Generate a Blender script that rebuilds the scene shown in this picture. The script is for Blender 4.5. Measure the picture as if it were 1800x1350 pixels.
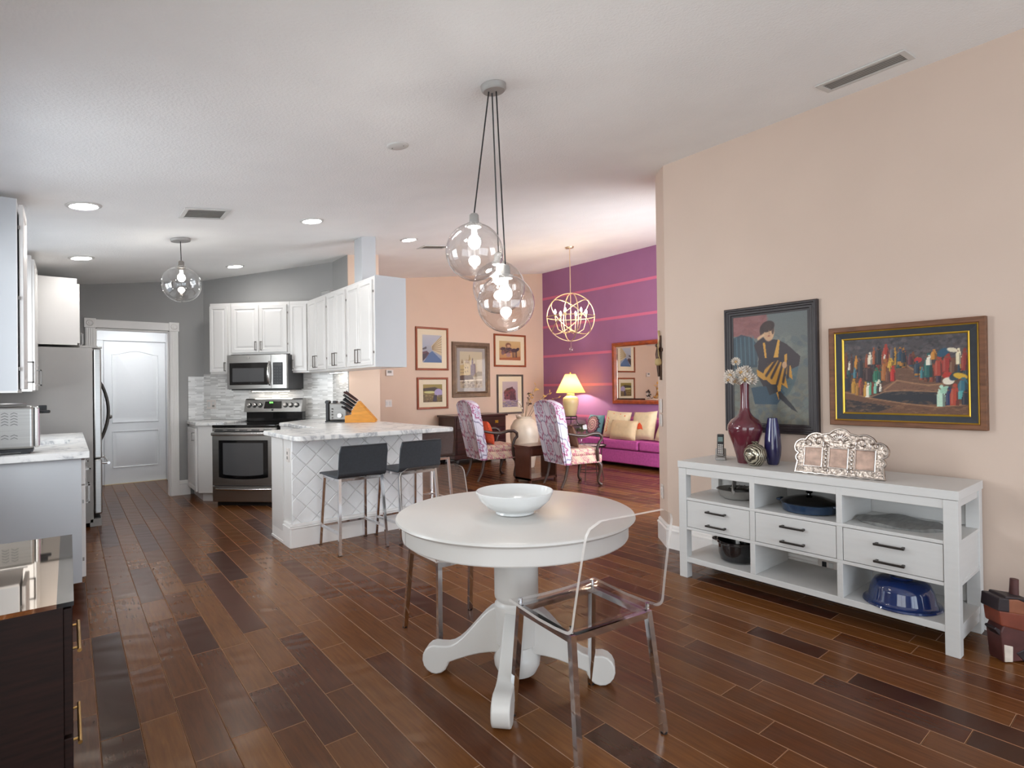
import bpy, bmesh, math, random
import numpy as np
from mathutils import Vector, Matrix

# ------------------------------------------------------------------ scene, camera, light
for o in list(bpy.data.objects):
    bpy.data.objects.remove(o)
SC = bpy.context.scene
COL = SC.collection
random.seed(7)
PI = math.pi
R = math.radians


def lin(c):
    return c / 12.92 if c <= .04045 else ((c + .055) / 1.055) ** 2.4


def S(h, a=None):
    r, g, b = (lin(int(h[i:i + 2], 16) / 255) for i in (0, 2, 4))
    return (r, g, b, 1.0)


CAM_H = 1.30
YAW, PITCH, ROLL, FPX = R(38.83), R(.35), R(-.742), 969.0
cf = Vector((math.sin(YAW) * math.cos(PITCH), math.cos(YAW) * math.cos(PITCH), math.sin(PITCH)))
cr0 = Vector((math.cos(YAW), -math.sin(YAW), 0))
cu0 = cr0.cross(cf)
cr = cr0 * math.cos(ROLL) + cu0 * math.sin(ROLL)
cu = -cr0 * math.sin(ROLL) + cu0 * math.cos(ROLL)
cam_d = bpy.data.cameras.new('camera')
cam_d.sensor_fit = 'HORIZONTAL'
cam_d.sensor_width = 36
cam_d.lens = FPX / 1800 * 36
cam_d.clip_start = .02
cam = bpy.data.objects.new('camera', cam_d)
COL.objects.link(cam)
m = Matrix((cr, cu, -cf)).transposed().to_4x4()
m.translation = (0, 0, CAM_H)
cam.matrix_world = m
SC.camera = cam


def proj(p):
    v = Vector(p) - Vector((0, 0, CAM_H))
    z = v.dot(cf)
    return 900 + FPX * v.dot(cr) / z, 675 - FPX * v.dot(cu) / z, z


SC.view_settings.view_transform = 'Standard'
SC.view_settings.look = 'None'
SC.view_settings.gamma = 1
SC.view_settings.exposure = 0.5
SC.view_settings.use_curve_mapping = False

world = bpy.data.worlds.new('daylight')
SC.world = world
world.use_nodes = True
wb = world.node_tree.nodes['Background']
wb.inputs[0].default_value = (.72, .84, 1, 1)
wb.inputs[1].default_value = 1.6


def area(name, loc, direction, sx, sy, power, color):
    l = bpy.data.lights.new(name, 'AREA')
    l.shape = 'RECTANGLE'
    l.size, l.size_y, l.energy, l.color = sx, sy, power, color
    o = bpy.data.objects.new(name, l)
    COL.objects.link(o)
    o.location = loc
    o.rotation_euler = Vector(direction).to_track_quat('-Z', 'Y').to_euler()
    return o


# daylight coming in through the windows (patio doors behind the viewer, sink window; living and dining windows added for light)
area('daylight_patio', (1.6, -2.85, 1.25), (0, 1, .25), 3.4, 2.3, 42, (.90, .96, 1))
area('daylight_side', (-.80, -.1, 1.20), (1, .15, .06), 2.2, 2.2, 22, (1, .87, .68))
area('added_dining_light', (-2.30, 3.30, 1.75), (1, .0, -.12), 2.8, 2.2, 185, (.95, .98, 1))  # key light added from the left, outside an unseen made-up window
area('daylight_sink', (-2.20, 5.45, 1.75), (1, 0, -.1), 2.2, 1.8, 75, (.95, .98, 1))
area('added_living_light', (5.8, 2.55, 1.4), (0, 1, 0), 2.8, 2.2, 122, (.97, .97, 1))  # outside an unseen window, added to light the living room


def ceil(x):
    return 2.532 + .1434 * x


# ------------------------------------------------------------------ materials
MATS = {}


def newmat(name):
    mt = bpy.data.materials.new(name)
    mt.use_nodes = True
    nt = mt.node_tree
    b = nt.nodes['Principled BSDF']
    return mt, nt, b


def nd(nt, kind, **kw):
    n = nt.nodes.new(kind)
    for k, v in kw.items():
        setattr(n, k, v)
    return n


def ramp(nt, fac, stops, interp='LINEAR'):
    n = nd(nt, 'ShaderNodeValToRGB')
    n.color_ramp.interpolation = interp
    e = n.color_ramp.elements
    while len(e) < len(stops):
        e.new(.5)
    for i, (p, c) in enumerate(stops):
        e[i].position = p
        e[i].color = c
    nt.links.new(fac, n.inputs[0])
    return n.outputs[0]


def mathn(nt, op, a, b=None, c=None):
    n = nd(nt, 'ShaderNodeMath', operation=op)
    for i, v in enumerate((a, b, c)):
        if v is None:
            continue
        if isinstance(v, (int, float)):
            n.inputs[i].default_value = v
        else:
            nt.links.new(v, n.inputs[i])
    return n.outputs[0]


def coords(nt, scale=(1, 1, 1), rot=(0, 0, 0), kind='Object'):
    tc = nd(nt, 'ShaderNodeTexCoord')
    mp = nd(nt, 'ShaderNodeMapping')
    mp.inputs['Scale'].default_value = scale
    mp.inputs['Rotation'].default_value = rot
    nt.links.new(tc.outputs[kind], mp.inputs[0])
    return mp.outputs[0]


def noise(nt, vec, scale=5, detail=3, rough=.5, dist=0):
    n = nd(nt, 'ShaderNodeTexNoise')
    n.inputs['Scale'].default_value = scale
    n.inputs['Detail'].default_value = detail
    n.inputs['Roughness'].default_value = rough
    n.inputs['Distortion'].default_value = dist
    if vec is not None:
        nt.links.new(vec, n.inputs['Vector'])
    return n.outputs['Fac']


def bump(nt, b, h, strength=.3, dist=.01):
    n = nd(nt, 'ShaderNodeBump')
    n.inputs['Strength'].default_value = strength
    n.inputs['Distance'].default_value = dist
    nt.links.new(h, n.inputs['Height'])
    nt.links.new(n.outputs[0], b.inputs['Normal'])


def plain(name, col, rough=.5, metal=0.0, coat=0.0, var=.06, vscale=3.0, bmp=None, aniso=None, spec=None):
    """principled surface with a faint procedural tone variation and optional fine relief"""
    if name in MATS:
        return MATS[name]
    mt, nt, b = newmat(name)
    c = S(col) if isinstance(col, str) else col
    vec = coords(nt, aniso or (1, 1, 1))
    f = noise(nt, vec, vscale, 3)
    lo = tuple(max(0, x * (1 - var)) for x in c[:3]) + (1,)
    hi = tuple(min(1, x * (1 + var)) for x in c[:3]) + (1,)
    nt.links.new(ramp(nt, f, [(.3, lo), (.7, hi)]), b.inputs['Base Color'])
    b.inputs['Roughness'].default_value = rough
    b.inputs['Metallic'].default_value = metal
    b.inputs['Coat Weight'].default_value = coat
    if spec is not None:
        b.inputs['Specular IOR Level'].default_value = spec
    if bmp:
        s, st, d = bmp
        bump(nt, b, noise(nt, vec, s, 2), st, d)
    MATS[name] = mt
    return mt


def glow(name, col, strength):
    mt, nt, b = newmat(name)
    b.inputs['Base Color'].default_value = S(col)
    b.inputs['Emission Color'].default_value = S(col)
    b.inputs['Emission Strength'].default_value = strength
    MATS[name] = mt
    return mt


def clear(name, tint, gloss=.06, rough=.02, edge=.55):
    """clear thin sheet: transparent, with reflections that grow at grazing angles"""
    mt = bpy.data.materials.new(name)
    mt.use_nodes = True
    nt = mt.node_tree
    nt.nodes.remove(nt.nodes['Principled BSDF'])
    out = nt.nodes['Material Output']
    tr = nd(nt, 'ShaderNodeBsdfTransparent')
    tr.inputs[0].default_value = tint
    gl = nd(nt, 'ShaderNodeBsdfGlossy')
    gl.inputs['Roughness'].default_value = rough
    lw = nd(nt, 'ShaderNodeLayerWeight')
    lw.inputs[0].default_value = .35
    f = mathn(nt, 'MULTIPLY_ADD', mathn(nt, 'POWER', lw.outputs['Facing'], 3.0), edge, gloss)
    mx = nd(nt, 'ShaderNodeMixShader')
    nt.links.new(f, mx.inputs[0])
    nt.links.new(tr.outputs[0], mx.inputs[1])
    nt.links.new(gl.outputs[0], mx.inputs[2])
    nt.links.new(mx.outputs[0], out.inputs[0])
    MATS[name] = mt
    return mt


# paints
plain('ceiling_paint', 'f2f2f1', .9, var=.02, bmp=(75, .45, .006))
plain('pink_paint', 'd2bdae', .75, var=.015, bmp=(160, .06, .002))
plain('far_pink_paint', 'd6bda9', .75, var=.015, bmp=(160, .06, .002))
plain('purple_paint', '966690', .6, var=.03, bmp=(160, .06, .002))
plain('stripe_paint', 'cc6f92', .35, var=.02)
plain('grey_paint', 'a2a19f', .7, var=.02, bmp=(160, .08, .002))
plain('hall_paint', 'eceef1', .7, var=.015)
plain('trim_white', 'f2efec', .4, var=.01)
plain('door_white', 'eff2f5', .4, var=.01)
plain('cabinet_white', 'dcd9d6', .33, var=.012)
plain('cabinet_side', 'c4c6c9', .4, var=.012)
plain('console_white', 'd3d2d0', .42, var=.02, aniso=(1, 1, 12), vscale=4)
plain('table_white', 'd6d3cf', .32, var=.012)
plain('plate_white', 'dcd3cd', .4)
plain('steel', 'a9a7a4', .28, 1.0, var=.07, vscale=2, aniso=(1, 1, 60))
plain('steel_dull', '84827f', .42, .9, var=.1, vscale=4, aniso=(1, 1, 30))
plain('steel_bright', 'cfcdca', .2, 1.0, var=.05)
plain('steel_side', 'a3a09d', .55, .25, var=.03)
plain('chrome', 'e2e4e8', .07, 1.0, var=.02)
plain('pull_metal', '8f8a86', .3, 1.0)
plain('dark_pull', '4b4744', .38, .9)
plain('gold_pull', 'c49a5c', .28, 1.0)
plain('black_gloss', '0a0a0b', .08, 0, coat=.4)
plain('black_plastic', '17171a', .42)
plain('charcoal_side', '3a3a3c', .5)
plain('black_leather', '363b41', .5, var=.12, vscale=60, bmp=(220, .35, .002))
plain('brown_leather', '4a3a36', .42, var=.12, vscale=60, bmp=(220, .35, .002))
plain('grey_glass', '4d4d4e', .12, 0, coat=.3, var=.05)
plain('porcelain', 'e2e4e4', .12, 0, coat=.5, var=.01)
plain('dark_wood', '3a1a17', .28, 0, coat=.3, var=.35, vscale=6, aniso=(1, 1, 8))
plain('espresso', '22100b', .55, 0, coat=.0, spec=.25, var=.4, vscale=8, aniso=(1, 1, 10))
plain('brown_wood', '5a3324', .3, 0, coat=.3, var=.25, vscale=5, aniso=(8, 1, 1))
plain('chair_wood', '3c2820', .35, 0, coat=.2, var=.25)
plain('cherry_frame', '8d4420', .35, 0, coat=.3, var=.18, vscale=8)
plain('mirror_frame', '8a3c17', .28, 0, coat=.5, var=.3, vscale=14)
plain('bronze_frame', '6d5946', .4, .35, var=.2, vscale=20)
plain('slate_frame', '4d4644', .4, var=.15)
plain('black_frame', '2a2224', .45, 0, coat=.0, var=.15)
plain('oak_frame', '72492f', .5, var=.3, vscale=9, aniso=(1, 6, 6), bmp=(90, .4, .003))
plain('liner_dark', '30343b', .65, var=.15, vscale=30)
plain('gilt', 'c8a23e', .3, .8, var=.15)
plain('mat_cream', 'e6dabd', .8, var=.02)
plain('mat_grey', 'a09a94', .8, var=.03)
plain('knife_wood', 'd08a27', .45, var=.14, vscale=4, aniso=(2, 2, 14))
plain('red_glaze', '5e2531', .12, 0, coat=.8, var=.25, vscale=5)
plain('blue_glaze', '2b2a58', .12, 0, coat=.8, var=.3, vscale=9)
plain('cobalt_enamel', '142a5c', .08, 0, coat=.8, var=.15, vscale=12)
plain('teal_enamel', '1d3550', .12, 0, coat=.6, var=.15)
plain('black_enamel', '1b1b1e', .1, 0, coat=.7, var=.15)
plain('stoneware', '8f8c88', .35, var=.1, vscale=8)
plain('dried_flower', 'd9cfc4', .8, var=.15, vscale=40)
plain('stem_tan', 'a8927c', .7)
plain('gold_leaf', 'cfa35a', .5, .2, var=.2)
plain('blossom', 'f2e4d6', .7)
plain('sofa_fabric', 'b54f94', .85, var=.12, vscale=30, bmp=(300, .4, .003))
plain('cream_fabric', 'd8c6a4', .9, var=.06, vscale=20, bmp=(300, .4, .003))
plain('beige_fabric', 'cdb592', .9, var=.06, vscale=20, bmp=(300, .4, .003))
plain('orange_fabric', 'dd5a35', .85, var=.18, vscale=60, bmp=(120, .4, .003))
plain('brown_fabric', '5e3d2a', .8, var=.15)
plain('lamp_cream', 'd9c795', .3, 0, coat=.3, var=.05)
plain('iron', '2c2522', .45, .6, var=.2)
plain('chandelier_metal', 'd8c1a0', .35, .85, var=.1)
plain('white_jar', 'd9cbb8', .35, 0, coat=.2, var=.16, vscale=5)
plain('leaf_green', '6a9c48', .6, var=.35, vscale=20)
plain('bronze_cross', '4a3428', .4, .4, var=.35, vscale=25)
plain('palm_straw', 'b39a6b', .7)
plain('mosaic_red', '7a3a27', .5, var=.2, vscale=14)
plain('mosaic_brown', '8d5439', .5, var=.2, vscale=14)
plain('mosaic_dark', '2b2023', .5, var=.25, vscale=20)
plain('mosaic_white', 'd8ccbf', .5, var=.12, vscale=20)
plain('mosaic_maroon', '552f2c', .5, var=.25, vscale=14)
plain('vent_white', 'cfcecb', .5)
plain('vent_dark', '8f8c86', .6)
plain('silver_ornate', 'b3a69c', .30, 1.0, var=.6, vscale=55, bmp=(60, .9, .008))
plain('silver_smooth', 'd2c8c0', .24, 1.0, var=.08)
plain('grout', 'e4e2e0', .8)
plain('tile_white', 'f4f4f4', .38, var=.05, vscale=6, bmp=(14, .25, .01))
plain('screen_green', '6f8583', .3)
plain('photo_print', 'cfae9c', .4, var=.25, vscale=25)
plain('speckle', 'a49b8e', .35, .6, var=.45, vscale=70)
plain('mirror_glass', 'e3dcd8', .01, 1.0, var=0.0)
plain('bronze_mirror', 'cdbba8', .03, 1.0, var=0.0)
glow('bulb', 'fdfaf5', 62)
glow('lamp_bulb', 'fff4e4', 600)
glow('candle', 'ffe2b8', 200)
glow('downlight_glow', 'fdfbf8', 66)
glow('hall_fill_glow', 'fdfbf8', 120)
glow('bulb_soft', 'fff6ea', 42)
glow("splash_fill_glow", "fff8ee", 18)
glow('green_digits', '6cff5a', 2.5)
glow('green_dim', '39d0c0', .4)
clear('clear_glass', (.97, .97, .97, 1), .11, .01, 1.6)
clear('picture_glass', (.98, .98, .98, 1), .035, .03, .3)
clear('acrylic', (.955, .95, .95, 1), .06, .03, .6)
clear('window_pane', (.97, .98, .98, 1), .03, .01, .4)


def acrylic_edge():
    mt = bpy.data.materials.new('acrylic_edge')
    mt.use_nodes = True
    nt = mt.node_tree
    b = nt.nodes['Principled BSDF']
    b.inputs['Base Color'].default_value = S('f3eeea')
    b.inputs['Roughness'].default_value = .15
    tr = nd(nt, 'ShaderNodeBsdfTransparent')
    mx = nd(nt, 'ShaderNodeMixShader')
    mx.inputs[0].default_value = .62
    nt.links.new(tr.outputs[0], mx.inputs[1])
    nt.links.new(b.outputs[0], mx.inputs[2])
    nt.links.new(mx.outputs[0], nt.nodes['Material Output'].inputs[0])
    MATS['acrylic_edge'] = mt


acrylic_edge()


def lampshade():
    mt, nt, b = newmat('lamp_shade_cloth')
    b.inputs['Base Color'].default_value = S('e3cd84')
    b.inputs['Roughness'].default_value = .9
    tl = nd(nt, 'ShaderNodeBsdfTranslucent')
    tl.inputs[0].default_value = S('b89a48')
    mx = nd(nt, 'ShaderNodeMixShader')
    mx.inputs[0].default_value = .6
    nt.links.new(b.outputs[0], mx.inputs[1])
    nt.links.new(tl.outputs[0], mx.inputs[2])
    nt.links.new(mx.outputs[0], nt.nodes['Material Output'].inputs[0])
    MATS['lamp_shade_cloth'] = mt


lampshade()


def plank_mat():
    mt, nt, b = newmat('plank_wood')
    oi = nd(nt, 'ShaderNodeObjectInfo')
    ge = nd(nt, 'ShaderNodeNewGeometry')
    rnd = mathn(nt, 'FRACT', mathn(nt, 'ADD', mathn(nt, 'MULTIPLY', oi.outputs['Random'], 7.31),
                                   mathn(nt, 'MULTIPLY', ge.outputs['Random Per Island'], 3.77)))
    tc = nd(nt, 'ShaderNodeTexCoord')
    off = nd(nt, 'ShaderNodeCombineXYZ')
    nt.links.new(mathn(nt, 'MULTIPLY', rnd, 37.0), off.inputs[2])
    va = nd(nt, 'ShaderNodeVectorMath', operation='ADD')
    nt.links.new(ge.outputs['Position'], va.inputs[0])
    nt.links.new(off.outputs[0], va.inputs[1])
    mp = nd(nt, 'ShaderNodeMapping')
    mp.inputs['Scale'].default_value = (22, 1.6, 1)
    nt.links.new(va.outputs[0], mp.inputs[0])
    grain = noise(nt, mp.outputs[0], 3.0, 5, .6, .6)
    base = ramp(nt, rnd, [(0, S('391b11')), (.12, S('512818')), (.45, S('6c4022')), (.75, S('7f5027')), (1, S('5e3318'))])
    mul = nd(nt, 'ShaderNodeMix', data_type='RGBA', blend_type='MULTIPLY')
    mul.inputs[0].default_value = .8
    nt.links.new(base, mul.inputs[6])
    nt.links.new(ramp(nt, grain, [(.25, (.5, .46, .44, 1)), (.7, (1, 1, 1, 1))]), mul.inputs[7])
    nt.links.new(mul.outputs[2], b.inputs['Base Color'])
    b.inputs['Roughness'].default_value = .25
    b.inputs['Specular Tint'].default_value = (1, .74, .44, 1)
    b.inputs['Specular IOR Level'].default_value = .30
    b.inputs['Coat Weight'].default_value = .0
    b.inputs['Coat Roughness'].default_value = .12
    b.inputs['Coat Tint'].default_value = (1, .86, .68, 1)
    # hand-scraped ripples
    mp2 = nd(nt, 'ShaderNodeMapping')
    mp2.inputs['Scale'].default_value = (.55, 1, 1)
    nt.links.new(va.outputs[0], mp2.inputs[0])
    wv = nd(nt, 'ShaderNodeTexWave', bands_direction='DIAGONAL')
    wv.inputs['Scale'].default_value = 3.6
    wv.inputs['Distortion'].default_value = 5.5
    wv.inputs['Detail'].default_value = 0
    wv.inputs['Detail Scale'].default_value = 1.2
    nt.links.new(mp2.outputs[0], wv.inputs[0])
    bump(nt, b, wv.outputs['Fac'], .13, .008)
    MATS['plank_wood'] = mt


plank_mat()
plain('plank_edge', '9a6e4c', .4, var=.1)  # lighter bevels: seam highlights put into the colour, with some worn edge tone


def marble():
    mt, nt, b = newmat('marble')
    v = coords(nt, (1, 1, 1), (0, 0, .5), 'Object')
    n1 = noise(nt, v, 2.2, 6, .62, 1.6)
    vein = mathn(nt, 'ABSOLUTE', mathn(nt, 'SUBTRACT', n1, .5))
    c = ramp(nt, vein, [(0, S('a9a9ac')), (.018, S('cfcecd')), (.06, S('e6e4e1')), (.3, S('efedea'))])
    nt.links.new(c, b.inputs['Base Color'])
    b.inputs['Roughness'].default_value = .3
    b.inputs['Coat Weight'].default_value = .0
    MATS['marble'] = mt


marble()


def mosaic():
    mt, nt, b = newmat('mosaic_splash')
    tc = nd(nt, 'ShaderNodeTexCoord')
    br = nd(nt, 'ShaderNodeTexBrick')
    br.inputs['Color1'].default_value = S('f4f3f1')
    br.inputs['Color2'].default_value = S('c3c1be')
    br.inputs['Mortar'].default_value = S('dedcd9')
    br.inputs['Scale'].default_value = 1
    br.inputs['Mortar Size'].default_value = .0012
    br.inputs['Brick Width'].default_value = .105
    br.inputs['Row Height'].default_value = .0165
    br.offset = .37
    br.offset_frequency = 3
    br.squash = .62
    br.squash_frequency = 3
    mp = nd(nt, 'ShaderNodeMapping')
    mp.inputs['Rotation'].default_value = (PI / 2, 0, 0)
    nt.links.new(tc.outputs['Object'], mp.inputs[0])
    nt.links.new(mp.outputs[0], br.inputs['Vector'])
    nt.links.new(br.outputs['Color'], b.inputs['Base Color'])
    b.inputs['Roughness'].default_value = .22
    bump(nt, b, mathn(nt, 'SUBTRACT', 1.0, br.outputs['Fac']), .4, .002)
    MATS['mosaic_splash'] = mt


mosaic()


def damask(name, axis, bg, c1, c2, scale=.26, wrap=.0):
    """ogee medallion print; axis = the two object axes it lies in"""
    mt, nt, b = newmat(name)
    tc = nd(nt, 'ShaderNodeTexCoord')
    sp = nd(nt, 'ShaderNodeSeparateXYZ')
    nt.links.new(tc.outputs['Object'], sp.inputs[0])
    u, v = sp.outputs[axis[0]], sp.outputs[axis[1]]
    third = sp.outputs[3 - axis[0] - axis[1]]
    if wrap:
        u, v = mathn(nt, 'MULTIPLY_ADD', third, wrap, u), mathn(nt, 'MULTIPLY_ADD', third, wrap * .8, v)
    fx = mathn(nt, 'DIVIDE', u, scale)
    fz = mathn(nt, 'DIVIDE', v, scale * 1.25)
    p = mathn(nt, 'ADD', fx, fz)
    q = mathn(nt, 'SUBTRACT', fx, fz)
    pa = mathn(nt, 'SUBTRACT', mathn(nt, 'FRACT', mathn(nt, 'ADD', p, 50.5)), .5)
    qa = mathn(nt, 'SUBTRACT', mathn(nt, 'FRACT', mathn(nt, 'ADD', q, 50.5)), .5)
    d = mathn(nt, 'SQRT', mathn(nt, 'ADD', mathn(nt, 'POWER', pa, 2), mathn(nt, 'POWER', qa, 2)))
    ang = mathn(nt, 'ARCTAN2', pa, qa)
    pet = mathn(nt, 'MULTIPLY', mathn(nt, 'COSINE', mathn(nt, 'MULTIPLY', ang, 8.0)), .045)
    ring = mathn(nt, 'ADD', d, pet)
    cell = mathn(nt, 'MODULO', mathn(nt, 'ADD', mathn(nt, 'FLOOR', mathn(nt, 'ADD', p, 50.5)),
                                     mathn(nt, 'FLOOR', mathn(nt, 'ADD', q, 50.5))), 2.0)
    A = ramp(nt, ring, [(0, c1), (.07, bg), (.10, c2), (.16, bg), (.24, c1), (.34, bg), (.40, bg), (.46, c2), (.5, bg)])
    B = ramp(nt, ring, [(0, bg), (.05, c2), (.12, bg), (.17, c2), (.22, bg), (.30, bg), (.44, c1), (.5, bg)])
    mx = nd(nt, 'ShaderNodeMix', data_type='RGBA')
    nt.links.new(cell, mx.inputs[0])
    nt.links.new(A, mx.inputs[6])
    nt.links.new(B, mx.inputs[7])
    nz = noise(nt, tc.outputs['Object'], 45, 3, .6)
    mx2 = nd(nt, 'ShaderNodeMix', data_type='RGBA')
    nt.links.new(ramp(nt, nz, [(.52, (0, 0, 0, 1)), (.62, (.55, .55, .55, 1))]), mx2.inputs[0])
    nt.links.new(mx.outputs[2], mx2.inputs[6])
    mx2.inputs[7].default_value = bg
    nt.links.new(mx2.outputs[2], b.inputs['Base Color'])
    b.inputs['Roughness'].default_value = .85
    MATS[name] = mt


damask('damask_back', (1, 2), S('d6d2de'), S('962b66'), S('6d6488'), .36, .7)
damask('damask_seat', (0, 1), S('d2b79e'), S('a8446e'), S('9a7484'), .19, .9)
damask('tray_pattern', (0, 1), S('d9c2c2'), S('7a3550'), S('4a3040'), .12)


def mandala():
    mt, nt, b = newmat('medallion_pillow')
    tc = nd(nt, 'ShaderNodeTexCoord')
    sp = nd(nt, 'ShaderNodeSeparateXYZ')
    nt.links.new(tc.outputs['Object'], sp.inputs[0])
    z = mathn(nt, 'SUBTRACT', sp.outputs[2], .19)
    x = sp.outputs[0]
    d = mathn(nt, 'SQRT', mathn(nt, 'ADD', mathn(nt, 'POWER', x, 2), mathn(nt, 'POWER', z, 2)))
    pet = mathn(nt, 'MULTIPLY', mathn(nt, 'COSINE', mathn(nt, 'MULTIPLY', mathn(nt, 'ARCTAN2', z, x), 16.0)), .007)
    q = mathn(nt, 'DIVIDE', mathn(nt, 'ADD', d, pet), .25)
    pk, dk, cr_, te = S('c98a90'), S('3c2a3a'), S('ecd2c8'), S('5f8a92')
    c = ramp(nt, q, [(0, cr_), (.08, pk), (.14, dk), (.18, cr_), (.24, pk), (.31, dk), (.35, cr_), (.41, pk), (.48, dk), (.52, pk), (.58, dk), (.66, dk), (.70, te), (1, te)])
    nt.links.new(c, b.inputs['Base Color'])
    b.inputs['Roughness'].default_value = .85
    MATS['medallion_pillow'] = mt


mandala()


def swirl():
    mt, nt, b = newmat('swirl_silver')
    v = coords(nt)
    w = nd(nt, 'ShaderNodeTexWave')
    w.inputs['Scale'].default_value = 26
    w.inputs['Distortion'].default_value = 6
    w.inputs['Detail'].default_value = 1
    nt.links.new(v, w.inputs[0])
    nt.links.new(ramp(nt, w.outputs['Fac'], [(.35, S('4b463e')), (.6, S('c9c2ae'))]), b.inputs['Base Color'])
    b.inputs['Metallic'].default_value = .7
    b.inputs['Roughness'].default_value = .2
    bump(nt, b, w.outputs['Fac'], .5, .004)
    MATS['swirl_silver'] = mt


swirl()


def paintmat():
    mt, nt, b = newmat('paint_print')
    a = nd(nt, 'ShaderNodeAttribute', attribute_name='Col')
    nz = noise(nt, coords(nt), 260, 3, .6)
    mul = nd(nt, 'ShaderNodeMix', data_type='RGBA', blend_type='MULTIPLY')
    mul.inputs[0].default_value = .5
    nt.links.new(a.outputs['Color'], mul.inputs[6])
    nt.links.new(ramp(nt, nz, [(.25, (.5, .5, .5, 1)), (.7, (1, 1, 1, 1))]), mul.inputs[7])
    nt.links.new(mul.outputs[2], b.inputs['Base Color'])
    b.inputs['Roughness'].default_value = .5
    bump(nt, b, nz, .25, .002)
    MATS['paint_print'] = mt


paintmat()


# ------------------------------------------------------------------ mesh tools
class MB:
    def __init__(s):
        s.v, s.f, s.mi, s.cur = [], [], [], 0

    def add(s, vs, fs):
        o = len(s.v)
        s.v += [tuple(p) for p in vs]
        for f in fs:
            s.f.append(tuple(i + o for i in f))
            s.mi.append(s.cur)
        return s

    def box(s, x0, y0, z0, x1, y1, z1):
        x0, x1 = sorted((x0, x1)); y0, y1 = sorted((y0, y1)); z0, z1 = sorted((z0, z1))
        return s.add([(x0, y0, z0), (x1, y0, z0), (x1, y1, z0), (x0, y1, z0), (x0, y0, z1), (x1, y0, z1), (x1, y1, z1), (x0, y1, z1)],
                     [(0, 3, 2, 1), (4, 5, 6, 7), (0, 1, 5, 4), (1, 2, 6, 5), (2, 3, 7, 6), (3, 0, 4, 7)])

    def prism(s, poly, a, b, axis='z'):
        """poly of 2D points, extruded from a to b along axis"""
        def pt(p, h):
            return (p[0], p[1], h) if axis == 'z' else ((p[0], h, p[1]) if axis == 'y' else (h, p[0], p[1]))
        n = len(poly)
        return s.add([pt(p, a) for p in poly] + [pt(p, b) for p in poly],
                     [tuple(range(n))[::-1], tuple(range(n, 2 * n))] + [(i, (i + 1) % n, n + (i + 1) % n, n + i) for i in range(n)])

    def wall(s, poly, z0, z1=None):
        """footprint up to a level or, without z1, up to the sloping ceiling"""
        n = len(poly)
        return s.add([(p[0], p[1], z0) for p in poly] + [(p[0], p[1], ceil(p[0]) if z1 is None else z1) for p in poly],
                     [tuple(range(n))[::-1], tuple(range(n, 2 * n))] + [(i, (i + 1) % n, n + (i + 1) % n, n + i) for i in range(n)])

    def lathe(s, prof, c=(0, 0, 0), n=32):
        vs, fs, k = [], [], len(prof)
        for i in range(n):
            a = 2 * PI * i / n
            vs += [(c[0] + r * math.cos(a), c[1] + r * math.sin(a), c[2] + z) for r, z in prof]
        for i in range(n):
            j = (i + 1) % n
            for t in range(k - 1):
                fs.append((i * k + t, j * k + t, j * k + t + 1, i * k + t + 1))
        if prof[0][0] > 1e-4:
            fs.append(tuple(i * k for i in range(n))[::-1])
        if prof[-1][0] > 1e-4:
            fs.append(tuple(i * k + k - 1 for i in range(n)))
        return s.add(vs, fs)

    def shell(s, prof, c=(0, 0, 0), n=32):
        """open lathe, no caps"""
        vs, fs, k = [], [], len(prof)
        for i in range(n):
            a = 2 * PI * i / n
            vs += [(c[0] + r * math.cos(a), c[1] + r * math.sin(a), c[2] + z) for r, z in prof]
        for i in range(n):
            j = (i + 1) % n
            for t in range(k - 1):
                fs.append((i * k + t, j * k + t, j * k + t + 1, i * k + t + 1))
        return s.add(vs, fs)

    def sphere(s, c, r, n=20, m=12, sx=1, sy=1, sz=1):
        vs, fs = [(c[0], c[1], c[2] - r * sz)], []
        for i in range(1, m):
            t = PI * i / m
            for j in range(n):
                a = 2 * PI * j / n
                vs.append((c[0] + r * sx * math.sin(t) * math.cos(a), c[1] + r * sy * math.sin(t) * math.sin(a), c[2] - r * sz * math.cos(t)))
        vs.append((c[0], c[1], c[2] + r * sz))
        for j in range(n):
            fs.append((0, 1 + (j + 1) % n, 1 + j))
            fs.append((len(vs) - 1, 1 + (m - 2) * n + j, 1 + (m - 2) * n + (j + 1) % n))
        for i in range(m - 2):
            for j in range(n):
                a, b2 = 1 + i * n + j, 1 + i * n + (j + 1) % n
                fs.append((a, b2, b2 + n, a + n))
        return s.add(vs, fs)

    def tube(s, pts, r, n=10, closed=False, twist=0.0, ry=None):
        P = [Vector(p) for p in pts]
        k = len(P)
        rs = r if isinstance(r, (list, tuple)) else [r] * k
        T = []
        for i in range(k):
            a = P[(i - 1) % k] if (closed or i > 0) else P[i]
            b2 = P[(i + 1) % k] if (closed or i < k - 1) else P[i]
            T.append((b2 - a).normalized())
        up = Vector((0, 0, 1)) if abs(T[0].z) < .9 else Vector((0, 1, 0))
        N = (up - T[0] * up.dot(T[0])).normalized()
        vs, fs = [], []
        for i in range(k):
            N = (N - T[i] * N.dot(T[i])).normalized()
            B = T[i].cross(N)
            for j in range(n):
                a = 2 * PI * j / n + twist
                vs.append(P[i] + N * (rs[i] * math.cos(a)) + B * ((ry or rs[i]) * math.sin(a)))
        for i in range(k if closed else k - 1):
            i2 = (i + 1) % k
            for j in range(n):
                j2 = (j + 1) % n
                fs.append((i * n + j, i * n + j2, i2 * n + j2, i2 * n + j))
        if not closed:
            fs.append(tuple(range(n))[::-1])
            fs.append(tuple((k - 1) * n + j for j in range(n)))
        return s.add(vs, fs)

    def bar(s, p, q, w=.02):
        """square bar"""
        return s.tube([p, q], w * .7071, 4, twist=PI / 4)

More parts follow.
